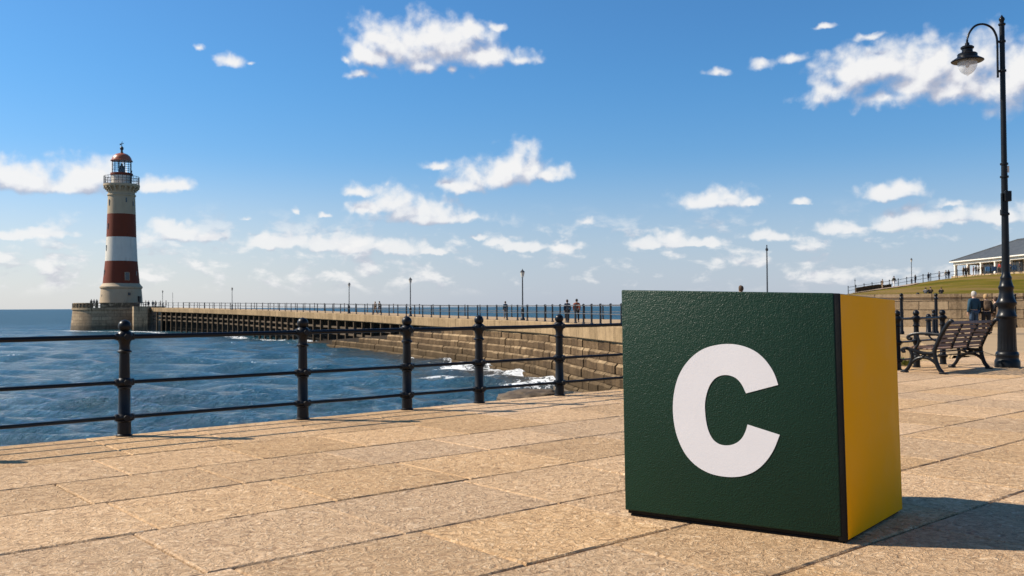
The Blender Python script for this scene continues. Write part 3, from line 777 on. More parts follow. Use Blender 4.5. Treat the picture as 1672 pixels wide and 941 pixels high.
def thin_pole(px, top, Y, z0, r, label, name='flagpole', cat='pole', m='iron_far'):
    p = P(px, top, Y); h = p.z - z0; o = bm = B(); lathe(bm, [(r * 1.8, 0), (r * 1.8, .25), (r, .35), (r * .7, h - .4), (r * 1.6, h - .38), (r * 1.6, h - .25), (r * .7, h - .22), (r * .6, h)], 8)
    tag(obj(name, bm, M[m], smooth=True, loc=(p.x, p.y, z0)), label, cat)
thin_pole(282, 478, 205, 1.2, .045, 'very thin pale mast beside the tiny lamp at the pier end', 'mast', 'mast')
thin_pole(1252, 400, 60, -.01, .055, 'tall thin dark pole rising behind the green box', 'pole', 'pole')
thin_pole(1396, 455, 140, 2.2, .05, 'short thin mast above the yellow side of the box', 'mast', 'mast')

# big lamp post beside the bench
def lamp_post():
    g = P(1645, 603, 15.72); g.z = 0; Y = g.y; k = Y / F
    root = thing('lamp_post', 'tall black lamp post with fluted base and gooseneck lantern beside the bench', 'lamp post', (g.x, g.y, 0))
    z = lambda y: max(0, zat(1641, y, Y))
    def prof(l): return [(r * k, z(y)) for r, y in l]
    bm = B()
    lathe(bm, [(19 * k, 0)] + prof([(19, 590), (18, 588), (16.8, 585), (17.3, 582), (17.6, 579), (16.6, 575.5), (14.6, 574), (14.6, 571)]), 32); obj('base', bm, M['iron'], root, smooth=True)
    bm = B(); lathe(bm, prof([(14.6, 571.5), (14.2, 566), (13.2, 522), (13.4, 520)]), 36, flute=.05, fl=(z(571.6), z(520.5))); obj('fluted_shaft', bm, M['iron'], root, smooth=True)
    bm = B(); lathe(bm, prof([(13.5, 520.5), (15.4, 518), (15.4, 515.5), (13.6, 513), (12.2, 506), (12.6, 501), (15.6, 497), (15.6, 494), (14, 492), (12, 487), (10.8, 480), (10.4, 474), (11.6, 471), (11.8, 468.5), (10.2, 466.5), (9, 461), (8.2, 457), (8.6, 455), (8.6, 453), (6.8, 450), (6.1, 444)]), 32); obj('vase_collar', bm, M['iron'], root, smooth=True)
    bm = B()
    lathe(bm, prof([(6.1, 445), (5.3, 352), (6.9, 351.5), (6.9, 348), (5.1, 347.5), (5.0, 291), (6.6, 290.5), (6.6, 287.5), (4.8, 287), (4.6, 270), (6.2, 269.5), (6.2, 266.5), (4.5, 266), (4.1, 118), (5.6, 117.5), (5.6, 114.5), (4.1, 114), (4.0, 70), (5.4, 69.5), (5.4, 66.5), (4, 66), (4, 42)]), 16); obj('pole', bm, M['iron'], root, smooth=True)
    bm = B(); lathe(bm, prof([(4, 42.5), (5.6, 41), (5.6, 39), (3.2, 37.5), (3.4, 35), (4.7, 32.5), (4.2, 30), (2, 27.5), (1.0, 25.5), (.2, 24.5)]), 16); obj('finial', bm, M['iron'], root, smooth=True)
    # gooseneck in the plane of the picture-wise left, slightly towards the viewer
    ax = Vector((-1, -.10, 0)).normalized(); x0 = 1638
    def A(px, py): return ax * ((x0 - px) * k) + Vector((0, 0, z(py)))
    bm = B(); tube(bm, catmull([A(1629.5, 127), A(1629.5, 100), A(1629.5, 72), A(1627.5, 58), A(1620, 46), A(1606, 40.5), A(1592, 43.5), A(1582, 54), A(1577.5, 66), A(1577.2, 75)], 6), 1.75 * k, 10)
    for y in (68, 116): tube(bm, [A(1639, y), A(1628.5, y)], 1.6 * k, 8)
    obj('gooseneck', bm, M['iron'], root, smooth=True)
    c = A(1577.2, 75); cx_ = (c.x, c.y, 0)
    bm = B(); lathe(bm, prof([(23.5, 102.5), (24.8, 101.5), (24.8, 100.5), (20, 97.5), (15.5, 95), (15, 91.5), (15.4, 90.5), (14, 89), (9.6, 87.4), (8.2, 85.8), (8.2, 82), (10, 81), (10.2, 78.6), (8, 77), (3.6, 75.8), (3.2, 72), (2, 71)]), 28, cx_)
    obj('lamp_shade', bm, M['iron'], root, smooth=True)
    bm = B(); lathe(bm, prof([(14.8, 101.8), (14.9, 106), (14.0, 111), (12, 115.5), (8.8, 119.5), (5, 122.3), (2.0, 123.8), (1.2, 125), (.2, 126)]), 28, cx_)
    obj('lamp_globe', bm, M['globe'], root, smooth=True)
    bm = B(); ball(bm, (c.x, c.y, z(107)), 3.2 * k, 12, (1, 1, 1.7)); obj('bulb', bm, M['frame_pale'], root, smooth=True)
    bm = B(); box(bm, A(1640, 321) - Vector((0, .03, 0)), (11 * k, 10 * k, 17 * k), .1, .006); box(bm, A(1632.5, 333) - Vector((0, .02, 0)), (3 * k, 4 * k, 34 * k), .1, .004); box(bm, A(1633, 347) - Vector((0, .02, 0)), (6 * k, 6 * k, 9 * k), .1, .006)
    obj('control_box', bm, M['iron'], root)
    bm = B(); box(bm, A(1642.6, 277) - Vector((0, .046, 0)), (3 * k, .006, 11 * k), .0, .001); obj('plate', bm, M['frame_pale'], root)
lamp_post()

# ------------------------------------------------------------------ bench
def bench():
    rf = G(1536, 611); rr = G(1611, 602); L = (rr - rf).length; d = (rr - rf).normalized()
    root = thing('park_bench', 'cast iron bench with brown wooden slats facing the sea', 'bench', rf, math.atan2(d.y, d.x)); root.scale = (1, 1, .935)
    # local: x along, y towards the sea, z up
    def end(x, arm=True):
        bm = B()
        C = lambda pts, r, fl=None: tube(bm, catmull([(x, y, z) for y, z in pts], 6), r, 8, flat=fl, up=(1, 0, 0))
        C([(-.03, .02), (.03, .10), (.075, .24), (.09, .38), (.05, .50), (-.02, .66), (-.10, .80), (-.15, .87), (-.175, .88), (-.185, .855)], .026, (.034, .026))
        C([(.56, .02), (.50, .09), (.455, .20), (.445, .30), (.475, .38), (.53, .415)], .024, (.028, .024))
        C([(.07, .345), (.16, .335), (.28, .34), (.40, .375), (.50, .405), (.565, .41), (.60, .385), (.585, .355), (.56, .365)], .026, (.03, .024))
        C([(.005, .06), (.08, .18), (.17, .245), (.26, .262), (.35, .245), (.44, .18), (.52, .06)], .02, (.026, .02))
        C([(.09, .32), (.18, .285), (.26, .262)], .013); C([(.44, .33), (.35, .29), (.26, .262)], .013)
        C([(.13, .335), (.20, .29), (.26, .31), (.32, .29), (.39, .36)], .012)
        ball(bm, (x, .26, .285), .028, 10)
        for y in (-.04, .57): box(bm, (x, y, .014), (.075, .11, .028), 0, .008)
        if arm:
            C([(-.035, .645), (.06, .655), (.20, .665), (.34, .665), (.45, .645), (.505, .61), (.50, .575), (.465, .572), (.455, .60)], .02, (.026, .017))
            C([(.42, .65), (.37, .62), (.335, .56), (.35, .48), (.40, .40)], .016, (.02, .015)); C([(.19, .66), (.15, .60), (.10, .56), (.05, .545)], .014)
        return bm
    e = obj('bench_end', end(0.0), M['iron'], root, smooth=True)
    e2 = e.copy(); COL.objects.link(e2); e2.parent = root; e2.location = (L, 0, 0)
    seat = B()
    for i in range(6):
        y = .10 + i * .078; z = .375 + .018 * ((i - 2.2) / 2.6) ** 2 + .012 * i / 5
        box(seat, (L / 2, y, z + .022), (L - .05, .062, .026), 0, .005)
    obj('seat', seat, M['wood'], root)
    back = B()
    for i in range(6):
        t = i / 5; y = .065 - .185 * t - .02; z = .47 + .375 * t
        M4 = Matrix.Translation((L / 2, y + .035, z)) @ Matrix.Rotation(-.43, 4, 'X') @ Matrix.Diagonal((L - .05, .024, .056, 1))
        r = bmesh.ops.create_cube(back, size=1, matrix=M4 @ Matrix.Rotation(0, 4, 'X'))
        bmesh.ops.bevel(back, geom=list({e_ for v in r['verts'] for e_ in v.link_edges}), offset=.005, segments=2, affect='EDGES')
    obj('backrest', back, M['wood'], root)
    for k in (.33, .67):
        bm = B(); tube(bm, catmull([(L * k, .075, .40), (L * k, .045, .50), (L * k, -.02, .66), (L * k, -.10, .82)], 5), .013, 6, flat=(.024, .012), up=(1, 0, 0))
        if k == .5: pass
        obj('back_strap', bm, M['iron'], root, smooth=True)
    bm = B(); tube(bm, [(0, .30, .335), (L, .30, .335)], .013, 8); tube(bm, [(0, .05, .30), (L, .05, .30)], .011, 8); obj('tie_rod', bm, M['iron'], root, smooth=True)
bench()

# bollards and posts beyond the inlet
def bollard(px, top, Y, lb, r=.06):
    p = P(px, top, Y); h = p.z
    bm = B(); lathe(bm, [(r * 1.5, 0), (r * 1.5, .08), (r, .14), (r * .9, h - .26), (r * 1.25, h - .24), (r * 1.25, h - .2), (r * .8, h - .17)] + [(r * 1.05 * math.cos(t), h - .085 + r * 1.1 * math.sin(t)) for t in np.linspace(-.8, 1.5, 7)], 14)
    tag(obj('bollard', bm, M['iron'], smooth=True, loc=(p.x, p.y, 0)), lb, 'bollard', 'iron posts on the far side of the inlet')
bollard(1471.5, 478, 33.5, 'tall slim black post right beside the yellow box edge')
bollard(1528, 478, 33.2, 'tall slim black post against the stone wall above the bench arm')
p = P(1498.5, 478.3, 45.2); bm = B(); lathe(bm, [(.075, -.12), (.075, -.05)] + [(.085 * math.cos(t), .085 * math.sin(t)) for t in np.linspace(-.5, 1.5, 7)], 12)
tag(obj('wall_finial', bm, M['iron'], smooth=True, loc=(p.x, p.y, p.z - .07)), 'small round dark cap on top of the long stone wall', 'finial')
bollard(1516, 513, 32.0, 'short stout black post seen between two ball topped railing posts', .085)
bollard(1524.5, 505, 33.0, 'lower black post standing close beside a taller slim post', .06)
bollard(1657, 479, 42.0, 'black post against the stone wall right of the lamp post')

# ------------------------------------------------------------------ hill, retaining wall
def lerp_tab(tab, x):
    if x <= tab[0][0]: return tab[0][1]
    for (a, b), (c, d) in zip(tab, tab[1:]):
        if x <= c:
            t = (x - a) / (c - a); return b + (d - b) * t
    return tab[-1][1]
RIDGE = [(1250, 620), (1330, 500), (1385, 480.5), (1400, 478), (1420, 475), (1440, 472), (1460, 469.5), (1480, 466), (1500, 462.3), (1520, 459), (1540, 456), (1560, 453.5), (1600, 450), (1672, 446.5), (1800, 441), (2400, 430)]
HN, HB, HR = 46.0, 95.0, 150.0
WALL_A, WALL_D = Vector((18.9, 45.6, 0)), Vector((.87, -.5, 0)).normalized()
def hill_xy(x, y):
    px = CX + F * x / max(y, 1); yh = 501 - .0053 * (px - CX)
    yr = lerp_tab(RIDGE, px); zr = H + (yh - yr) * HR / F
    lo = max(480.6, yr if px < 1390 else 0); zb = H + (yh - lo) * HB / F; zn = H + (yh - lo - .4) * HN / F
    if y < HN: z = zn
    elif y < HB: t = (y - HN) / (HB - HN); z = zn + (zb - zn) * t
    elif y < HR: t = (y - HB) / (HR - HB); t = t * .72 + .28 * (t * t * (3 - 2 * t)); z = zb + (zr - zb) * t
    else: z = zr + (y - HR) * .004
    z += (.10 * noise.noise((x * .12, y * .12, 3)) + .05 * noise.noise((x * .5, y * .5, 1))) * min(1, max(0, (y - HN) / 12))
    return z
def hill():
    bm = B(); xs = [12 + 1.6 * i for i in range(110)]; ys = [34, 36, 38, 40, 42, 44, HN + .05] + [HN + 1.5 * j for j in range(1, 90)] + [185, 200, 230, 260]
    g = [[bm.verts.new((x, y, hill_xy(x, y))) for x in xs] for y in ys]
    wn = Vector((-WALL_D.y, WALL_D.x, 0))
    for a, b in zip(g, g[1:]):
        for i in range(len(xs) - 1):
            if (a[i].co - WALL_A).dot(wn) > .1: bm.faces.new((a[i], a[i + 1], b[i + 1], b[i]))
    bmesh.ops.delete(bm, geom=[v for v in bm.verts if not v.link_faces], context='VERTS')
    return bm
structure('grass_hill', hill(), M['grass'], smooth='all')
# path along the ridge
bm = B(); prev = None
for k in range(40):
    px = 1392 + (1500 - 1392) * k / 39; pts = []
    for Y in (127 + k * .30, 149.5):
        x = (px - CX) / F * Y; pts.append(bm.verts.new((x, Y, hill_xy(x, Y) + .10)))
    m_ = [bm.verts.new((pts[0].co.lerp(pts[1].co, f).x, pts[0].co.lerp(pts[1].co, f).y, hill_xy(pts[0].co.lerp(pts[1].co, f).x, pts[0].co.lerp(pts[1].co, f).y) + .10)) for f in (.25, .5, .75)]
    row = [pts[0]] + m_ + [pts[1]]
    if prev:
        for a, b, c, d in zip(prev, row, row[1:], prev[1:]): bm.faces.new((a, b, c, d))
    prev = row
bmesh.ops.recalc_face_normals(bm, faces=bm.faces); structure('hill_path', bm, M['path'])

def uv_wall(name, pts, z0f, z1f, thick, m, step=1.2, cap=None):
    """a wall along a ground polyline with block uv"""
    bm = B(); uvl = bm.loops.layers.uv.new('UVMap'); L = 0; prev = None; line = []
    for a, b in zip(pts, pts[1:]):
        n = max(1, int((b - a).length / step))
        line += [a.lerp(b, k / n) for k in range(n)]
    line.append(pts[-1])
    for i, p in enumerate(line):
        if i: L += (p - line[i - 1]).length
        t = (line[min(i + 1, len(line) - 1)] - line[max(i - 1, 0)]); t.z = 0; t.normalize(); n = Vector((t.y, -t.x, 0))
        z0, z1 = z0f(p), z1f(p)
        pr = [(p + n * 0, z0), (p, z1 - .16), (p + n * .05, z1 - .16), (p + n * .05, z1), (p - n * thick, z1), (p - n * thick, z0)]
        ring = [bm.verts.new((q.x, q.y, z)) for q, z in pr]
        if prev:
            for j in range(5):
                f = bm.faces.new((prev[0][j], ring[j], ring[j + 1], prev[0][j + 1]))
                zz = [pr[j][1], pr[j + 1][1]]
                ex = [0, 0, 0, .0, .4, .4]
                for lp, (u, v) in zip(f.loops, ((prev[1], zz[0] + ex[j]), (L, zz[0] + ex[j]), (L, zz[1] + ex[j + 1]), (prev[1], zz[1] + ex[j + 1]))): lp[uvl].uv = (u, v)
        prev = (ring, L)
        if i in (0, len(line) - 1): bm.faces.new(ring if i else ring[::-1])
    bmesh.ops.recalc_face_normals(bm, faces=bm.faces)
    return obj(name, bm, m)
tag(uv_wall('retaining_wall', [WALL_A - WALL_D * 6, WALL_A, WALL_A + WALL_D * 9, WALL_A + WALL_D * 30], lambda p: -.3, lambda p: H + (497.3 - 480.4) * 45.3 / F, .6, M['retain']),
    'long sandstone block retaining wall at the foot of the grassy hill', 'wall')
def ridge_pt(px, Y): x = (px - CX) / F * Y; return Vector((x, Y, hill_xy(x, Y)))
tag(uv_wall('path_wall', [ridge_pt(1398, 151), ridge_pt(1425, 151), ridge_pt(1456, 151)], lambda p: hill_xy(p.x, p.y) - .5, lambda p: hill_xy(p.x, p.y) + (.85 if p.x < 60.5 else .6), .5, M['sea_wall'], 1.0),
    'low dark stone wall beside the path climbing the hill', 'wall')
def hill_railing():
    root = thing('hill_railing', 'thin iron railing climbing the ridge of the grassy hill', 'railing', ridge_pt(1385, 153)); base = Vector(root.location); line = []; first = None
    pxs = [1385]
    while pxs[-1] < 1578: pxs.append(pxs[-1] + random.uniform(12.5, 15))
    for px in pxs:
        p = ridge_pt(px, 153) - base; line.append(p)
        if first is None:
            bm = B(); lathe(bm, [(.07, -.3), (.06, 1.2), (.09, 1.22), (.09, 1.34), (.02, 1.4)], 8); o = first = obj('post', bm, M['iron_far'], root)
        else: o = first.copy(); COL.objects.link(o); o.parent = root
        o.location = p
    for z in (1.15, .6):
        bm = B(); tube(bm, [q + Vector((0, 0, z)) for q in line], .03, 6); obj('rail', bm, M['iron_far'], root)
hill_railing()
p = ridge_pt(1488, 148); victorian_lamp(1488, 421, 148, 'thin lamp post on the hill path left of the pavilion', 'lamps on the hill', p.z - .05)

# ------------------------------------------------------------------ pavilion
def pavilion():
    root = thing('pavilion', 'white colonnaded pavilion with grey slate hipped roof on top of the hill', 'pavilion', (84.4, 176, 5.0)); base = Vector(root.location)
    def ob(name, bm, m, par=root, smooth=False):
        for v in bm.verts: v.co -= base
        return obj(name, bm, m, par, smooth=smooth)
    x0, x1, y0, y1 = 84.6, 99.6, 120.0, 175.6; fl, ev = 6.45, 8.78
    bm = B(); box(bm, ((x0 + x1) / 2, (y0 + y1) / 2, fl - 1.6), (x1 - x0 + .8, y1 - y0 + .8, 3.2)); ob('plinth', bm, M['retain'])
    bm = B()
    box(bm, (x0 + .1, (y0 + y1) / 2, ev + .02), (.5, y1 - y0, .50)); box(bm, (x1 - .1, (y0 + y1) / 2, ev + .02), (.5, y1 - y0, .50))
    box(bm, ((x0 + x1) / 2, y1 - .1, ev + .023), (x1 - x0 - .9, .5, .50)); box(bm, ((x0 + x1) / 2, y0 + .1, ev + .023), (x1 - x0 - .9, .5, .50))
    box(bm, ((x0 + x1) / 2, (y0 + y1) / 2, ev + .37), (x1 - x0 + 1.3, y1 - y0 + 1.3, .2)); ob('eaves', bm, M['cream'])
    # roof with slate uv
    bm = B(); uvl = bm.loops.layers.uv.new('UVMap'); e = .6; zb, zr = ev + .47, 12.75; xm = (x0 + x1) / 2
    A, Bq, Cc, D = [bm.verts.new((x, y, zb)) for x, y in ((x0 - e, y1 + e), (x1 + e, y1 + e), (x1 + e, y0 - e), (x0 - e, y0 - e))]
    r1, r2 = bm.verts.new((xm, y1 - 8.4, zr)), bm.verts.new((xm, y0 + 8.4, zr))
    for vs_ in ((A, Bq, r1), (Bq, Cc, r2, r1), (Cc, D, r2), (D, A, r1, r2)):
        f = bm.faces.new(vs_); d0 = (vs_[1].co - vs_[0].co).normalized()
        for lp in f.loops:
            q = lp.vert.co - vs_[0].co; lp[uvl].uv = (q.dot(d0), (q - d0 * q.dot(d0)).length)
    bm.faces.new((A, D, Cc, Bq)); bmesh.ops.recalc_face_normals(bm, faces=bm.faces)
    roof = ob('roof', bm, M['slate'])
    bm = B(); tube(bm, [(xm, y1 - 8.3, zr + .03), (xm, y0 + 8.3, zr + .03)], .16, 6)
    for (q, w_) in (((x0 - e, y1 + e), r1c) for r1c in [(xm, y1 - 8.4)]): tube(bm, [(q[0], q[1], zb + .03), (w_[0], w_[1], zr + .03)], .13, 6)
    ob('ridge_tile', bm, M['slate'], roof)
    ys = [y1 - .35 - 4.85 * i for i in range(12)]; first = None
    for i, y in enumerate(ys):
        for x in ((x0 + .1, x1 - .1) if i in (0, 1) else (x0 + .1,)):
            bm = B(); box(bm, (x, y, (fl + ev) / 2 - .05), (.42, .42, ev - fl - .15)); box(bm, (x, y, fl + .12), (.55, .55, .24)); box(bm, (x, y, ev - .30), (.54, .54, .12)); ob('column', bm, M['cream'])
    # glazed room set back behind the veranda
    wx = x0 + 2.6
    bm = B(); box(bm, ((wx + x1) / 2, (y0 + y1 - 5.6) / 2, (fl + ev) / 2 + .1), (x1 - wx, y1 - 5.6 - y0, ev - fl)); wall_ = ob('wall', bm, M['cream'])
    for i in range(1, 11):
        y = ys[i] - 2.42
        if y < y0 + 2: break
        bm = B(); box(bm, (wx - .03, y, fl + 1.15), (.12, 3.9, 1.95)); wi = ob('window', bm, M['pane'])
        for d in (-1.95, -.65, .65, 1.95): bm = B(); box(bm, (wx - .10, y + d, fl + 1.15), (.06, .09, 2.03)); ob('mullion', bm, M['frame_pale'], wi)
pavilion()
for px, Y, c, lb in ((1613.5, 157, 'blue_panel', 'light blue windbreak panel standing before the pavilion columns'), (1624, 155.5, 'blue_panel_dark', 'darker blue windbreak panel next to the light blue one'), (1657, 151, 'blue_panel_dark', 'blue windbreak panel right of the lamp post, before the pavilion')):
    if c not in M: M[c] = painted(c, (.16, .42, .72) if c == 'blue_panel' else (.06, .15, .30), .5, .1, 2)
    x = (px - CX) / F * Y; r = thing('windbreak', lb, 'windbreak', (x, Y, 6.45)); bm = B(); box(bm, (0, 0, .62), (.9, .12, .8), .25, .02); obj('panel', bm, M[c], r)
    bm = B()
    for s in (-.42, .42): box(bm, (s * math.cos(.25), s * math.sin(.25), .5), (.06, .14, 1.1), .25)
    obj('frame', bm, M['iron_far'], r)

# ------------------------------------------------------------------ lighthouse and pier head
LD = 222.0; LK = LD / F; LP = P(198, 494, LD); PH = P(186, 494, LD)
def lz(y): return zat(198, y, LD)
ZD = lz(494.5)
def lathe_uv(prof, n, c=(0, 0, 0), seg=None):
    bm = B(); uvl = bm.loops.layers.uv.new('UVMap'); pts = []
    for (r0, z0), (r1, z1) in zip(prof, prof[1:]):
        k = max(1, int(abs(z1 - z0) / 1.0)); pts += [(r0 + (r1 - r0) * i / k, z0 + (z1 - z0) * i / k) for i in range(k)]
    pts.append(prof[-1]); rings = [[bm.verts.new((c[0] + r * math.cos(2 * PI * k / n), c[1] + r * math.sin(2 * PI * k / n), c[2] + z)) for k in range(n)] for r, z in pts]
    R0 = max(r for r, z in prof)
    for i, (a, b) in enumerate(zip(rings, rings[1:])):
        for k in range(n):
            f = bm.faces.new((a[k], a[(k + 1) % n], b[(k + 1) % n], b[k]))
            for lp, (u, v) in zip(f.loops, ((k, pts[i][1]), (k + 1, pts[i][1]), (k + 1, pts[i + 1][1]), (k, pts[i + 1][1]))): lp[uvl].uv = (u * 2 * PI * R0 / n, v)
    bm.faces.new(rings[0][::-1]); bm.faces.new(rings[-1]); return bm
def lighthouse():
    root = thing('lighthouse', 'tall stone lighthouse with red and white bands at the end of the pier', 'lighthouse', (LP.x, LP.y, ZD))
    Z = lambda y: lz(y) - ZD
    pr = lambda l: [(r * LK, Z(y)) for r, y in l]
    def part(name, prof, m, n=48, par=root): return obj(name, lathe_uv(prof, n), m, par, smooth=True)
    part('plinth', pr([(33.0, 496), (32.6, 494), (30.8, 472), (32.2, 471), (32.5, 468.5), (31.2, 467.5), (29.4, 465), (28.2, 463.2)]), M['lh_stone'])
    TW = [(463.2, 28.0), (427, 24.6), (388, 22.7), (350.5, 21.6), (320, 20.7)]
    def rad(y): return lerp_tab(sorted(TW), y)
    for nm, ya, yb, m in (('red_band', 463.2, 427, 'lh_red'), ('white_band', 427, 388, 'lh_white'), ('red_band', 388, 350.5, 'lh_red'), ('stone_band', 350.5, 320, 'lh_stone')):
        o = part(nm, pr([(rad(ya), ya), (rad((ya + yb) / 2), (ya + yb) / 2), (rad(yb), yb)]), M[m])
    part('string_course', pr([(20.7, 321.5), (21.9, 320.5), (21.9, 318.5), (20.6, 317.6)]), M['lh_stone'])
    part('neck', pr([(20.4, 318), (20.6, 313), (22, 308.5), (23.2, 307)]), M['lh_stone'])
    for k in range(20):
        a = 2 * PI * k / 20; bm = B()
        for i, (r, y, w) in enumerate(((21.6, 312.2, 2.6), (23.0, 309.6, 4.2), (24.4, 307.4, 5.8))):
            box(bm, (0, 0, 0), (w * LK, 2.4 * LK, 2.9 * LK)); bmesh.ops.translate(bm, verts=bm.verts[-8:], vec=((r) * LK, 0, Z(y)))
        o = obj('corbel', bm, M['lh_stone'], root); o.rotation_euler = (0, 0, a)
    part('gallery', pr([(22.5, 307.2), (26.6, 306.4), (27.8, 305), (27.8, 302), (14, 301.6)]), M['lh_stone'])
    # gallery railing
    bm = B()
    for k in range(28):
        a = 2 * PI * k / 28; tube(bm, [(26.8 * LK * math.cos(a), 26.8 * LK * math.sin(a), Z(302)), (26.8 * LK * math.cos(a), 26.8 * LK * math.sin(a), Z(289))], .055, 6)
    for y in (289, 293, 297.5):
        tube(bm, [(26.8 * LK * math.cos(2 * PI * k / 40), 26.8 * LK * math.sin(2 * PI * k / 40), Z(y)) for k in range(41)], .05, 6, cap=False)
    obj('gallery_railing', bm, M['iron_far'], root)
    part('service_room', pr([(15.9, 301.8), (15.9, 287.4)]), M['lh_white'])
    part('lantern_sill', pr([(16, 287.6), (17.2, 286.8), (17.2, 283.6), (15, 283)]), M['lh_red'])
    part('lantern_glazing', pr([(14.4, 283.2), (14.4, 263.5)]), M['glass'], 16)
    bm = B()
    for k in range(12):
        a = 2 * PI * (k + .3) / 12; tube(bm, [(14.7 * LK * math.cos(a), 14.7 * LK * math.sin(a), Z(283.3)), (14.7 * LK * math.cos(a), 14.7 * LK * math.sin(a), Z(263.4))], .085, 6)
    for y in (270, 276.5): tube(bm, [(14.7 * LK * math.cos(2 * PI * k / 32), 14.7 * LK * math.sin(2 * PI * k / 32), Z(y)) for k in range(33)], .05, 6, cap=False)
    obj('astragal', bm, M['iron_far'], root)
    part('lamp_lens', pr([(5, 283), (4.6, 276), (3.6, 272.6), (1.8, 270.6), (1.0, 267)]), M['lens'], 16)
    part('dome', pr([(15.2, 263.8), (17.0, 263.6), (17.0, 262.6), (15.6, 261.8), (14.6, 258.4), (12.4, 255), (9.2, 252.4), (5.4, 250.9), (2.6, 250.4)]), M['dome'], 40)
    f = part('finial', pr([(2.8, 250.6), (1.9, 248), (1.6, 245.6), (2.9, 243.8), (2.9, 241.6), (1.7, 240), (.6, 239), (.4, 233)]), M['iron_far'], 16)
    bm = B(); tube(bm, [(-2.6 * LK, 0, Z(235.8)), (2.9 * LK, 0, Z(234.2))], .06, 6); box(bm, (-2.3 * LK, 0, Z(236)), (2.2 * LK, .06, 2.4 * LK)); tube(bm, [(.3 * LK, 0, Z(237)), (.6 * LK, 0, Z(231))], .05, 6); box(bm, (2.3 * LK, 0, Z(234.4)), (1.2 * LK, .06, 1.4 * LK))
    obj('weather_vane', bm, M['iron_far'], f)
    bm = B(); tube(bm, [(17.5 * LK, -1, Z(302)), (18.5 * LK, -1, Z(286)), (19.3 * LK, -1, Z(280))], .13, 6); obj('vent_pipe', bm, M['iron_far'], root)
    # windows: slits round the shaft, a larger one low down, a porthole and a door in the plinth
    va = math.atan2(-LP.y, -LP.x)                       # bearing of the viewer from the tower
    def window(y, dxp, wd, hg, m='pane', fr=True):
        r = rad(y) if y < 463 else 31.2
        a = va + math.asin(max(-.99, min(.99, dxp / r)))
        if y < 463: r -= 0
        bm = B(); box(bm, (r * LK - .08, 0, Z(y)), (.34, wd * LK, hg * LK)); o = obj('window', bm, M[m], root); o.rotation_euler = (0, 0, a)
        if fr:
            bm = B()
            for s in (-1, 1): box(bm, (r * LK - .02, s * (wd / 2 + .3) * LK, Z(y)), (.36, .5 * LK, (hg + 1) * LK))
            box(bm, (r * LK - .02, 0, Z(y) + (hg / 2 + .3) * LK), (.36, (wd + .1) * LK, .5 * LK)); box(bm, (r * LK + .02, 0, Z(y) - (hg / 2 + .3) * LK), (.45, (wd + 1.4) * LK, .5 * LK))
            q = obj('frame', bm, M['lh_stone' if m != 'x' else 'iron'], o)
    for y, dx in ((332.5, -18.2), (328.5, 7), (333.5, 17.2), (371, -20.0), (406, -22.2), (446, -25)): window(y, dx, 1.8, 9.5 if dx < 0 else 7.5, fr=False)
    window(452, 8.5, 6.2, 12); window(447, 22.5, 2.2, 7, fr=False); window(484, -28.5, 2.2, 5, fr=False); window(480.5, 11.5, 4.6, 4.6); 
    bm = B(); box(bm, (31.9 * LK, 0, Z(489)), (.5, 6 * LK, 10 * LK)); o = obj('door', bm, M['iron'], root); o.rotation_euler = (0, 0, va + math.asin(.83))
lighthouse()
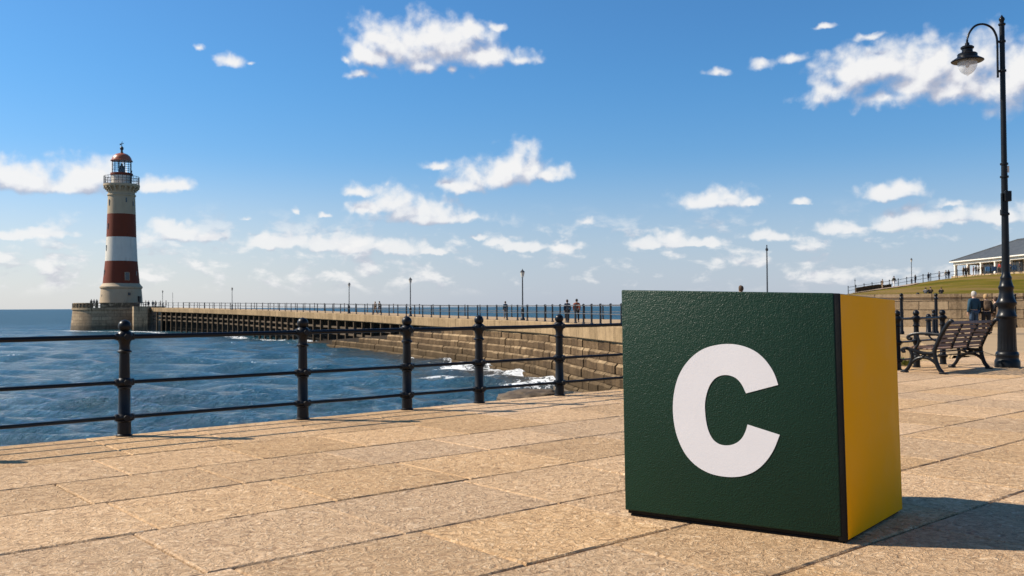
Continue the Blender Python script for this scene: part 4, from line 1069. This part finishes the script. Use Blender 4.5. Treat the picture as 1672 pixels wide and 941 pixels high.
def pier_head():
    root = thing('pier_bastion', 'round stone bastion with parapet carrying the lighthouse at the pier end', 'bastion', (PH.x, PH.y, 0))
    k = LK; R0 = 61 * k; zc = zat(186, 502.5, LD - R0)
    obj('bastion_wall', lathe_uv([(R0 * 1.075, SEA - 2), (R0 * 1.05, SEA), (R0 * 1.0, zc - .55), (R0 * 1.022, zc - .5), (R0 * 1.022, zc)], 72), M['caisson'], root, smooth=True)
    ht = ZD - zc
    # parapet: solid in front, pillars with a rail towards the open sea
    va = math.atan2(-PH.y, -PH.x)
    bm = B(); n = 30
    a0, a1 = va + math.asin(-.32), va + math.asin(.62)
    def arc_wall(bm, a0, a1, r0, r1, z0, z1, n):
        prev = None
        for i in range(n + 1):
            a = a0 + (a1 - a0) * i / n; q = [bm.verts.new((r * math.cos(a), r * math.sin(a), z)) for r, z in ((r0, z0), (r1, z0), (r1, z1), (r0, z1))]
            if prev:
                for j in range(4): bm.faces.new((prev[j], prev[(j + 1) % 4], q[(j + 1) % 4], q[j]))
            else: bm.faces.new(q)
            prev = q
        bm.faces.new(prev[::-1]); bmesh.ops.recalc_face_normals(bm, faces=bm.faces)
    arc_wall(bm, a0, a1, R0 * .955, R0 * 1.01, zc, zc + ht * .97, 24); obj('parapet', bm, M['caisson'], root)
    for i in range(16):
        a = a0 - .10 - i * .135; bm = B(); box(bm, (R0 * .985, 0, zc + ht * .45), (.45, .55, ht * .9)); o = obj('parapet_pillar', bm, M['caisson'], root); o.rotation_euler = (0, 0, a)
    bm = B()
    for z in (.35, .9): arc_wall(bm, a0 - 2.2, a0, R0 * .975, R0 * .992, zc + ht * z - .08, zc + ht * z + .08, 40)
    obj('parapet_rail', bm, M['lh_stone'], root)
    # square root block where the pier meets the head
    e, t, nn = along(LTOT); c = P(230, 500, LD - 13.5); 
    bm = B(); uvl = bm.loops.layers.uv.new('UVMap')
    pts = [P(216, 500, 212), P(218.5, 500, 205), P(241, 500, 204.5), P(270, 500, 217)]; q = [(p.x - PH.x, p.y - PH.y) for p in pts]; zt_ = zc + .25
    lo = [bm.verts.new((x * 1.0, y * 1.0, SEA - 2)) for x, y in q]; hi = [bm.verts.new((x, y, zt_)) for x, y in q]; L = 0
    for i in range(4):
        j = (i + 1) % 4; d = math.dist(q[i], q[j]); f = bm.faces.new((lo[i], lo[j], hi[j], hi[i]))
        for lp, (u, v) in zip(f.loops, ((L, SEA - 2), (L + d, SEA - 2), (L + d, zt_), (L, zt_))): lp[uvl].uv = (u, v)
        L += d
    bm.faces.new(hi); bmesh.ops.recalc_face_normals(bm, faces=bm.faces); obj('root_block', bm, M['caisson'], root)
    bm = B()
    a2 = va + math.asin(.62)
    for i in range(7):
        p = pts[1].lerp(pts[2], i / 6); tube(bm, [(p.x - PH.x, p.y - PH.y + .3, zt_), (p.x - PH.x, p.y - PH.y + .3, ZD - .05)], .07, 6)
    for z in (ZD - .1, ZD - .6): tube(bm, [(pts[1].x - PH.x, pts[1].y - PH.y + .3, z), (pts[2].x - PH.x, pts[2].y - PH.y + .3, z)], .06, 6)
    obj('iron_rail', bm, M['iron_far'], root)
pier_head()

# ------------------------------------------------------------------ people
def skin_mesh(verts, edges, rad, name, sub=1, root_i=0):
    me = bpy.data.meshes.new(name); me.from_pydata([Vector(v) for v in verts], edges, [])
    o = bpy.data.objects.new(name, me); COL.objects.link(o)
    md = o.modifiers.new('s', 'SKIN'); md.use_smooth_shade = True; md.branch_smoothing = .4
    if not me.skin_vertices: 
        bpy.context.view_layer.objects.active = o; 
        with bpy.context.temp_override(object=o, active_object=o): bpy.ops.mesh.customdata_skin_add()
    for i, sv in enumerate(me.skin_vertices[0].data):
        r = rad[i]; sv.radius = r if isinstance(r, tuple) else (r, r); sv.use_root = (i == root_i)
    sd = o.modifiers.new('d', 'SUBSURF'); sd.levels = sd.render_levels = sub
    dg = bpy.context.evaluated_depsgraph_get(); dg.update()
    m2 = bpy.data.meshes.new_from_object(o.evaluated_get(dg)); bpy.data.objects.remove(o); bpy.data.meshes.remove(me)
    m2.name = name; m2.polygons.foreach_set('use_smooth', [True] * len(m2.polygons)); m2.materials.clear(); return m2
def skeleton(pose):
    """a 1.72 m figure facing +y; returns joints of both sides"""
    J = {}
    walk = 1 if pose == 'walk' else 0
    hipz = .90 if pose != 'sit' else .12
    J['pel'] = (0, 0, hipz + .03); J['wai'] = (0, -.005, hipz + .17); J['che'] = (0, 0, hipz + .37); J['nck'] = (0, -.01, hipz + .52)
    J['hd0'] = (0, .005, hipz + .60); J['hd1'] = (0, .02, hipz + .68); J['hd2'] = (0, .0, hipz + .755); J['nose'] = (0, .115, hipz + .655)
    if pose == 'sit':
        for k in list(J): x, y, z = J[k]; J[k] = (x, y + (z - hipz) * .12, z)
    for s, n in ((-1, 'l'), (1, 'r')):
        sw = s * walk
        J['hip' + n] = (s * .085, 0, hipz - .02)
        if pose == 'sit':
            J['kne' + n] = (s * .13, .38, hipz + .26); J['ank' + n] = (s * .12, .60, hipz - .06); J['toe' + n] = (s * .13, .72, hipz - .09)
            J['sho' + n] = (s * .165, .05, hipz + .455); J['elb' + n] = (s * .25, .14, hipz + .22); J['wri' + n] = (s * .14, .32, hipz + .27)
        else:
            J['kne' + n] = (s * .095, .03 + .14 * sw, .49); J['ank' + n] = (s * .095, -.02 + (.22 * sw if sw > 0 else .30 * sw), .085 + (.06 if sw < 0 else 0)); 
            a = J['ank' + n]; J['toe' + n] = (a[0] + s * .02, a[1] + .16, .035 if sw >= 0 else .045)
            J['sho' + n] = (s * .17, 0, hipz + .455); J['elb' + n] = (s * .225, -.03 - .09 * sw, hipz + .19); J['wri' + n] = (s * .215, .05 - .16 * sw, hipz - .04)
    return J
PM = {}
for pose in ('stand', 'walk', 'sit'):
    J = skeleton(pose); V = []; idx = {}; Ed = []; Ra = []
    def add(k, r, par=None, co=None):
        idx[k] = len(V); V.append(co or J[k]); Ra.append(r)
        if par is not None: Ed.append((idx[par], idx[k]))
    add('pel', (.125, .095)); add('wai', (.115, .085), 'pel'); add('che', (.14, .10), 'wai'); add('nck', .052, 'che'); add('hd0', (.062, .07), 'nck'); add('hd1', (.072, .09), 'hd0'); add('hd2', (.058, .07), 'hd1'); add('nose', .014, 'hd0')
    for n in 'lr':
        add('hip' + n, .088, 'pel'); add('kne' + n, .056, 'hip' + n); add('ank' + n, .038, 'kne' + n); add('toe' + n, .035, 'ank' + n)
        add('sho' + n, .058, 'che'); add('elb' + n, .042, 'sho' + n); add('wri' + n, (.027, .024), 'elb' + n)
        w_, e_ = Vector(J['wri' + n]), Vector(J['elb' + n]); d = (w_ - e_).normalized(); sd = 1 if n == 'r' else -1; fw = Vector((0, 1, 0)); fw = (fw - d * fw.dot(d)).normalized()
        add('pal' + n, (.034, .017), 'wri' + n, tuple(w_ + d * .065))
        for i, (o_, l) in enumerate(((.030, .062), (.011, .075), (-.010, .070), (-.030, .055))):
            add(f'fa{n}{i}', .009, 'pal' + n, tuple(w_ + d * .095 + fw * o_)); add(f'fb{n}{i}', .0075, f'fa{n}{i}', tuple(w_ + d * (.095 + l) + fw * o_ + Vector((-sd * .02, 0, 0))))
        add('th' + n, .010, 'wri' + n, tuple(w_ + d * .05 + fw * .045)); add('tj' + n, .008, 'th' + n, tuple(w_ + d * .085 + fw * .058))
    PM[pose, 'body'] = skin_mesh(V, Ed, Ra, 'person_body', 1)
    def sub(keys, r, par, name, extra=None):
        v = [J[k] for k in keys]; ii = {k: i for i, k in enumerate(keys)}
        return skin_mesh(v, [(ii[a], ii[b]) for a, b in par], [r[k] for k in keys], name, 2)
    jk = ['pel', 'wai', 'che', 'nck', 'shol', 'elbl', 'wril', 'shor', 'elbr', 'wrir']
    PM[pose, 'jacket'] = sub(jk, dict(pel=(.165, .13), wai=(.155, .125), che=(.175, .135), nck=.075, shol=.085, elbl=.068, wril=.05, shor=.085, elbr=.068, wrir=.05),
                             [('pel', 'wai'), ('wai', 'che'), ('che', 'nck'), ('che', 'shol'), ('shol', 'elbl'), ('elbl', 'wril'), ('che', 'shor'), ('shor', 'elbr'), ('elbr', 'wrir')], 'jacket')
    tk = ['pel', 'hipl', 'knel', 'ankl', 'hipr', 'kner', 'ankr']
    PM[pose, 'trousers'] = sub(tk, dict(pel=(.14, .11), hipl=.105, knel=.075, ankl=.062, hipr=.105, kner=.075, ankr=.062), [('pel', 'hipl'), ('hipl', 'knel'), ('knel', 'ankl'), ('pel', 'hipr'), ('hipr', 'kner'), ('kner', 'ankr')], 'trousers')
    for n in 'lr':
        a, t = Vector(J['ank' + n]), Vector(J['toe' + n]); PM[pose, 'shoe' + n] = skin_mesh([a + Vector((0, -.05, -.045)), a.lerp(t, .5) + Vector((0, 0, -.02)), t], [(0, 1), (1, 2)], [(.05, .05), (.05, .042), (.042, .032)], 'shoe', 1)
    h = Vector(J['hd1']); bm = B(); ball(bm, (0, 0, 0), 1, 16)
    for v in list(bm.verts):
        if v.co.y > .35 and v.co.z < .45: v.co *= .80
        v.co = Vector((v.co.x * .094, v.co.y * .112, v.co.z * .125)) + h + Vector((0, -.010, -.005)); v.co += Vector(noise.noise_vector(v.co * 18)) * .006
    me = bpy.data.meshes.new('hair'); bm.to_mesh(me); bm.free(); me.polygons.foreach_set('use_smooth', [True] * len(me.polygons)); PM[pose, 'hair'] = me
    # backpack for some
for me in PM.values(): me.materials.clear(); me.materials.append(M['skin'])
def person(px, y_ref, Y, label, pose, facing, jacket, trousers, hair, z=None, height=1.72, group=None, width=1.0):
    """y_ref: photo row of the crown of the head; the feet stand on z"""
    x = (px - CX) / F * Y; top = zat(px, y_ref, Y)
    if z is None: z = 0.0
    if pose == 'sit': z += -.02
    root = thing('person', label, 'person', (x, Y, z), R_(facing), group)
    full = 1.72 if pose != 'sit' else .95
    k = height / full; root.scale = (k * width, k * width, k)
    for nm, mm in (('body', M['skin']), ('jacket', CL[jacket]), ('trousers', CL[trousers]), ('shoel', M['shoe']), ('shoer', M['shoe']), ('hair', HAIR[hair])):
        o = bpy.data.objects.new({'shoel': 'shoe', 'shoer': 'shoe'}.get(nm, nm), PM[pose, nm]); COL.objects.link(o); o.parent = root
        o.material_slots[0].link = 'OBJECT'; o.material_slots[0].material = mm
    return root
def fit_h(px, yt, Y, z): return zat(px, yt, Y) - z
def pz(px, Y, back):                     # deck height of the pier where a walker stands
    return min((abs(along(s)[0].y - Y), along(s)[0].z) for s in np.arange(60, LTOT, .8))[1]
# on the pier
person(926, 488.5, 62.5, 'person in dark navy jacket and jeans, left of a pair on the pier', 'stand', 8, 'navy', 'black', 'brown', 0, fit_h(926, 488.5, 62.5, 0), 'couple on the near part of the pier')
person(941.5, 487.5, 63.5, 'person in dark coat with a rust coloured shoulder, right of a pair on the pier', 'walk', -10, 'rust', 'black', 'dark', 0, fit_h(941.5, 487.5, 63.5, 0), 'couple on the near part of the pier', 1.05)
person(825, 491.5, 84, 'lone person in blue grey jacket near the pier lamp', 'stand', 20, 'teal', 'grey', 'brown', .02, fit_h(825, 491.5, 84, .02))
person(612.5, 492, 114, 'person in brown jacket strolling on the pier, left of a couple', 'walk', 160, 'brown', 'brown', 'blond', .2, fit_h(612.5, 492, 114, .2), 'couple half way along the pier')
person(619.5, 491.5, 113, 'person in black coat strolling on the pier, right of a couple', 'walk', 150, 'black', 'navy', 'dark', .2, fit_h(619.5, 491.5, 113, .2), 'couple half way along the pier')
# behind the box
person(1210, 465, 37.5, 'person whose head shows just above the top of the green box', 'stand', 30, 'black', 'navy', 'brown', 0, fit_h(1210, 465, 37.5, 0))
# by the retaining wall
person(1590, 474, 33.0, 'grey haired person in teal jacket and jeans standing before the stone wall', 'stand', 12, 'teal', 'jeans', 'grey', -.008, fit_h(1590, 474, 33, 0), None, 1.05)
person(1609.5, 478.5, 33.0, 'fair haired person in black jacket with a rucksack before the stone wall', 'stand', -14, 'black', 'black', 'blond', -.008, fit_h(1609.5, 478.5, 33, 0), None, 1.05)
person(1625, 483, 34.0, 'person in brown and black walking half hidden by the lamp post', 'walk', 60, 'black', 'brown', 'brown', -.008, fit_h(1625, 483, 34, 0))
r = thing('rucksack', 'tan rucksack on the back of the fair haired person', 'rucksack', ((1609.5 - CX) / F * 33, 33, 0), R_(-14)); hh = fit_h(1609.5, 478.5, 33, 0) / 1.72
bm = B(); box(bm, (0, -.19 * hh, 1.22 * hh), (.25 * hh, .15 * hh, .40 * hh), 0, .05); obj('bag', bm, CL['brown'], r, smooth=True); bm = B(); box(bm, (0, -.28 * hh, 1.14 * hh), (.18 * hh, .06 * hh, .18 * hh), 0, .025); obj('pocket', bm, CL['brown'], r, smooth=True)
r = thing('handbag', 'long reddish bag carried by the person half hidden by the lamp post', 'bag', ((1629 - CX) / F * 33.8, 33.8, 0)); bm = B(); box(bm, (0, 0, .66), (.10, .22, .62), .3, .03); obj('bag', bm, CL['brown'], r, smooth=True); bm = B(); tube(bm, catmull([(-.03, -.07, .95), (-.02, -.04, 1.08), (.0, .04, 1.08), (.02, .07, .95)], 4), .012, 6); obj('strap', bm, CL['rust'], r)
# sitting on the grass
for px, yt, c, lb in ((1511.5, 469.5, 'grey', 'person in grey sitting on the grass above the wall, leftmost of three'), (1519.5, 468, 'brown', 'person in brown sitting on the grass beside the one in grey'), (1537, 470.5, 'black', 'person in dark clothes sitting alone on the grass, hunched')):
    Y = 93; x = (px - CX) / F * Y; person(px, yt, Y, lb, 'sit', random.uniform(-30, 30), c, 'black', random.choice(['brown', 'dark']), hill_xy(x, Y) + .02, max(.74, zat(px, yt, Y) - hill_xy(x, Y)), 'people sitting on the grass', 1.15)
# on the ridge path
for px, yt, Y, pose, c, tr, f, lb in ((1441, 456.5, 146, 'stand', 'brown', 'tan', 100, 'person in brown coat leaning at the railing of the hill path'), (1460, 450.5, 142, 'walk', 'olive', 'white', 190, 'person in dark jacket and pale trousers walking down the hill path'),
        (1495, 452, 151, 'stand', 'black', 'navy', 30, 'dark clad person by the hill railing, just right of the thin lamp post'), (1516.5, 448.5, 151, 'stand', 'navy', 'black', 0, 'person in navy at the hill railing above the seated people'), (1534, 446, 152, 'stand', 'grey', 'black', 90, 'person in grey at the hill railing above the hunched sitter'),
        (1545, 444.5, 152, 'walk', 'tan', 'navy', 20, 'person in tan coat near the pavilion corner'), (1549.5, 444, 152, 'stand', 'black', 'jeans', 0, 'person in black beside the one in tan near the pavilion corner')):
    x = (px - CX) / F * Y; z = hill_xy(x, Y) + (.08 if Y < 149 and px < 1500 else 0); person(px, yt, Y, lb, pose, f, c, tr, random.choice(['dark', 'brown']), z, min(1.95, max(1.5, zat(px, yt, Y) - z)), 'people on the hill path')
# under the pavilion
for i, (px, Y, c, tr, lb) in enumerate(((1573.5, 172, 'tan', 'brown', 'person in tan under the pavilion corner, beside the end column'), (1577, 171.2, 'black', 'black', 'person in black standing next to the one in tan under the pavilion'), (1580.5, 170, 'brown', 'black', 'person in brown nearest the second pavilion column'), (1590, 168, 'rust', 'tan', 'person in rust red between the second and third pavilion columns'),
        (1594.5, 167, 'black', 'navy', 'person in black between the second and third pavilion columns'), (1598.5, 166, 'white', 'black', 'person in white top before the third pavilion column'), (1604.5, 164.5, 'brown', 'black', 'person in brown left of the light blue windbreak'), (1632.5, 157.5, 'red', 'black', 'person in red just left of the lamp post, under the pavilion'), (1651, 154, 'navy', 'black', 'person in navy right of the lamp post, under the pavilion'), (1666, 152, 'black', 'navy', 'person in black at the right border under the pavilion'))):
    person(px, 440, Y, lb, 'stand', random.uniform(0, 360), c, tr, random.choice(['dark', 'brown', 'blond']), 6.45, random.uniform(1.6, 1.8), 'people under the pavilion')
# at the lighthouse
for px, Y, c, lb in ((149, 214, 'black', None), (153.5, 214, 'navy', None), (158, 213, 'black', None)):
    person(px, 489, Y, 'tiny figure looking over the parapet left of the lighthouse', 'stand', random.uniform(0, 360), c, 'black', 'dark', zat(px, 488.5, Y) - 1.72, 1.72, 'figures left of the lighthouse')
for px, Y, c in ((238, 212, 'black'), (242.5, 212, 'navy'), (249.5, 211, 'teal'), (254, 211, 'tan'), (262, 209, 'black'), (271, 207, 'navy')):
    person(px, 491, Y, 'tiny figure on the pier end right of the lighthouse', 'stand', random.uniform(0, 360), c, 'black', 'dark', zat(px, 490.8, Y) - 1.72, 1.72, 'figures right of the lighthouse')

# weeds at the foot of the railing
g = G(1477, 599); bm = B()
for i in range(60):
    a = random.uniform(0, 2 * PI); r = random.uniform(.02, .16); h = random.uniform(.05, .16); w_ = random.uniform(.015, .03)
    c = Vector((math.cos(a) * r, math.sin(a) * r, 0)); d = Vector((-math.sin(a), math.cos(a), 0)) * w_; tip = c * 1.5 + Vector((0, 0, h)); m_ = c.lerp(tip, .55)
    bm.faces.new([bm.verts.new(q) for q in (c, m_ + d, tip, m_ - d)])
tag(obj('weed', bm, M['weed'], loc=(g.x + .1, g.y + .25, 0)), 'small yellow green weed at the foot of the railing beside the box', 'weed')
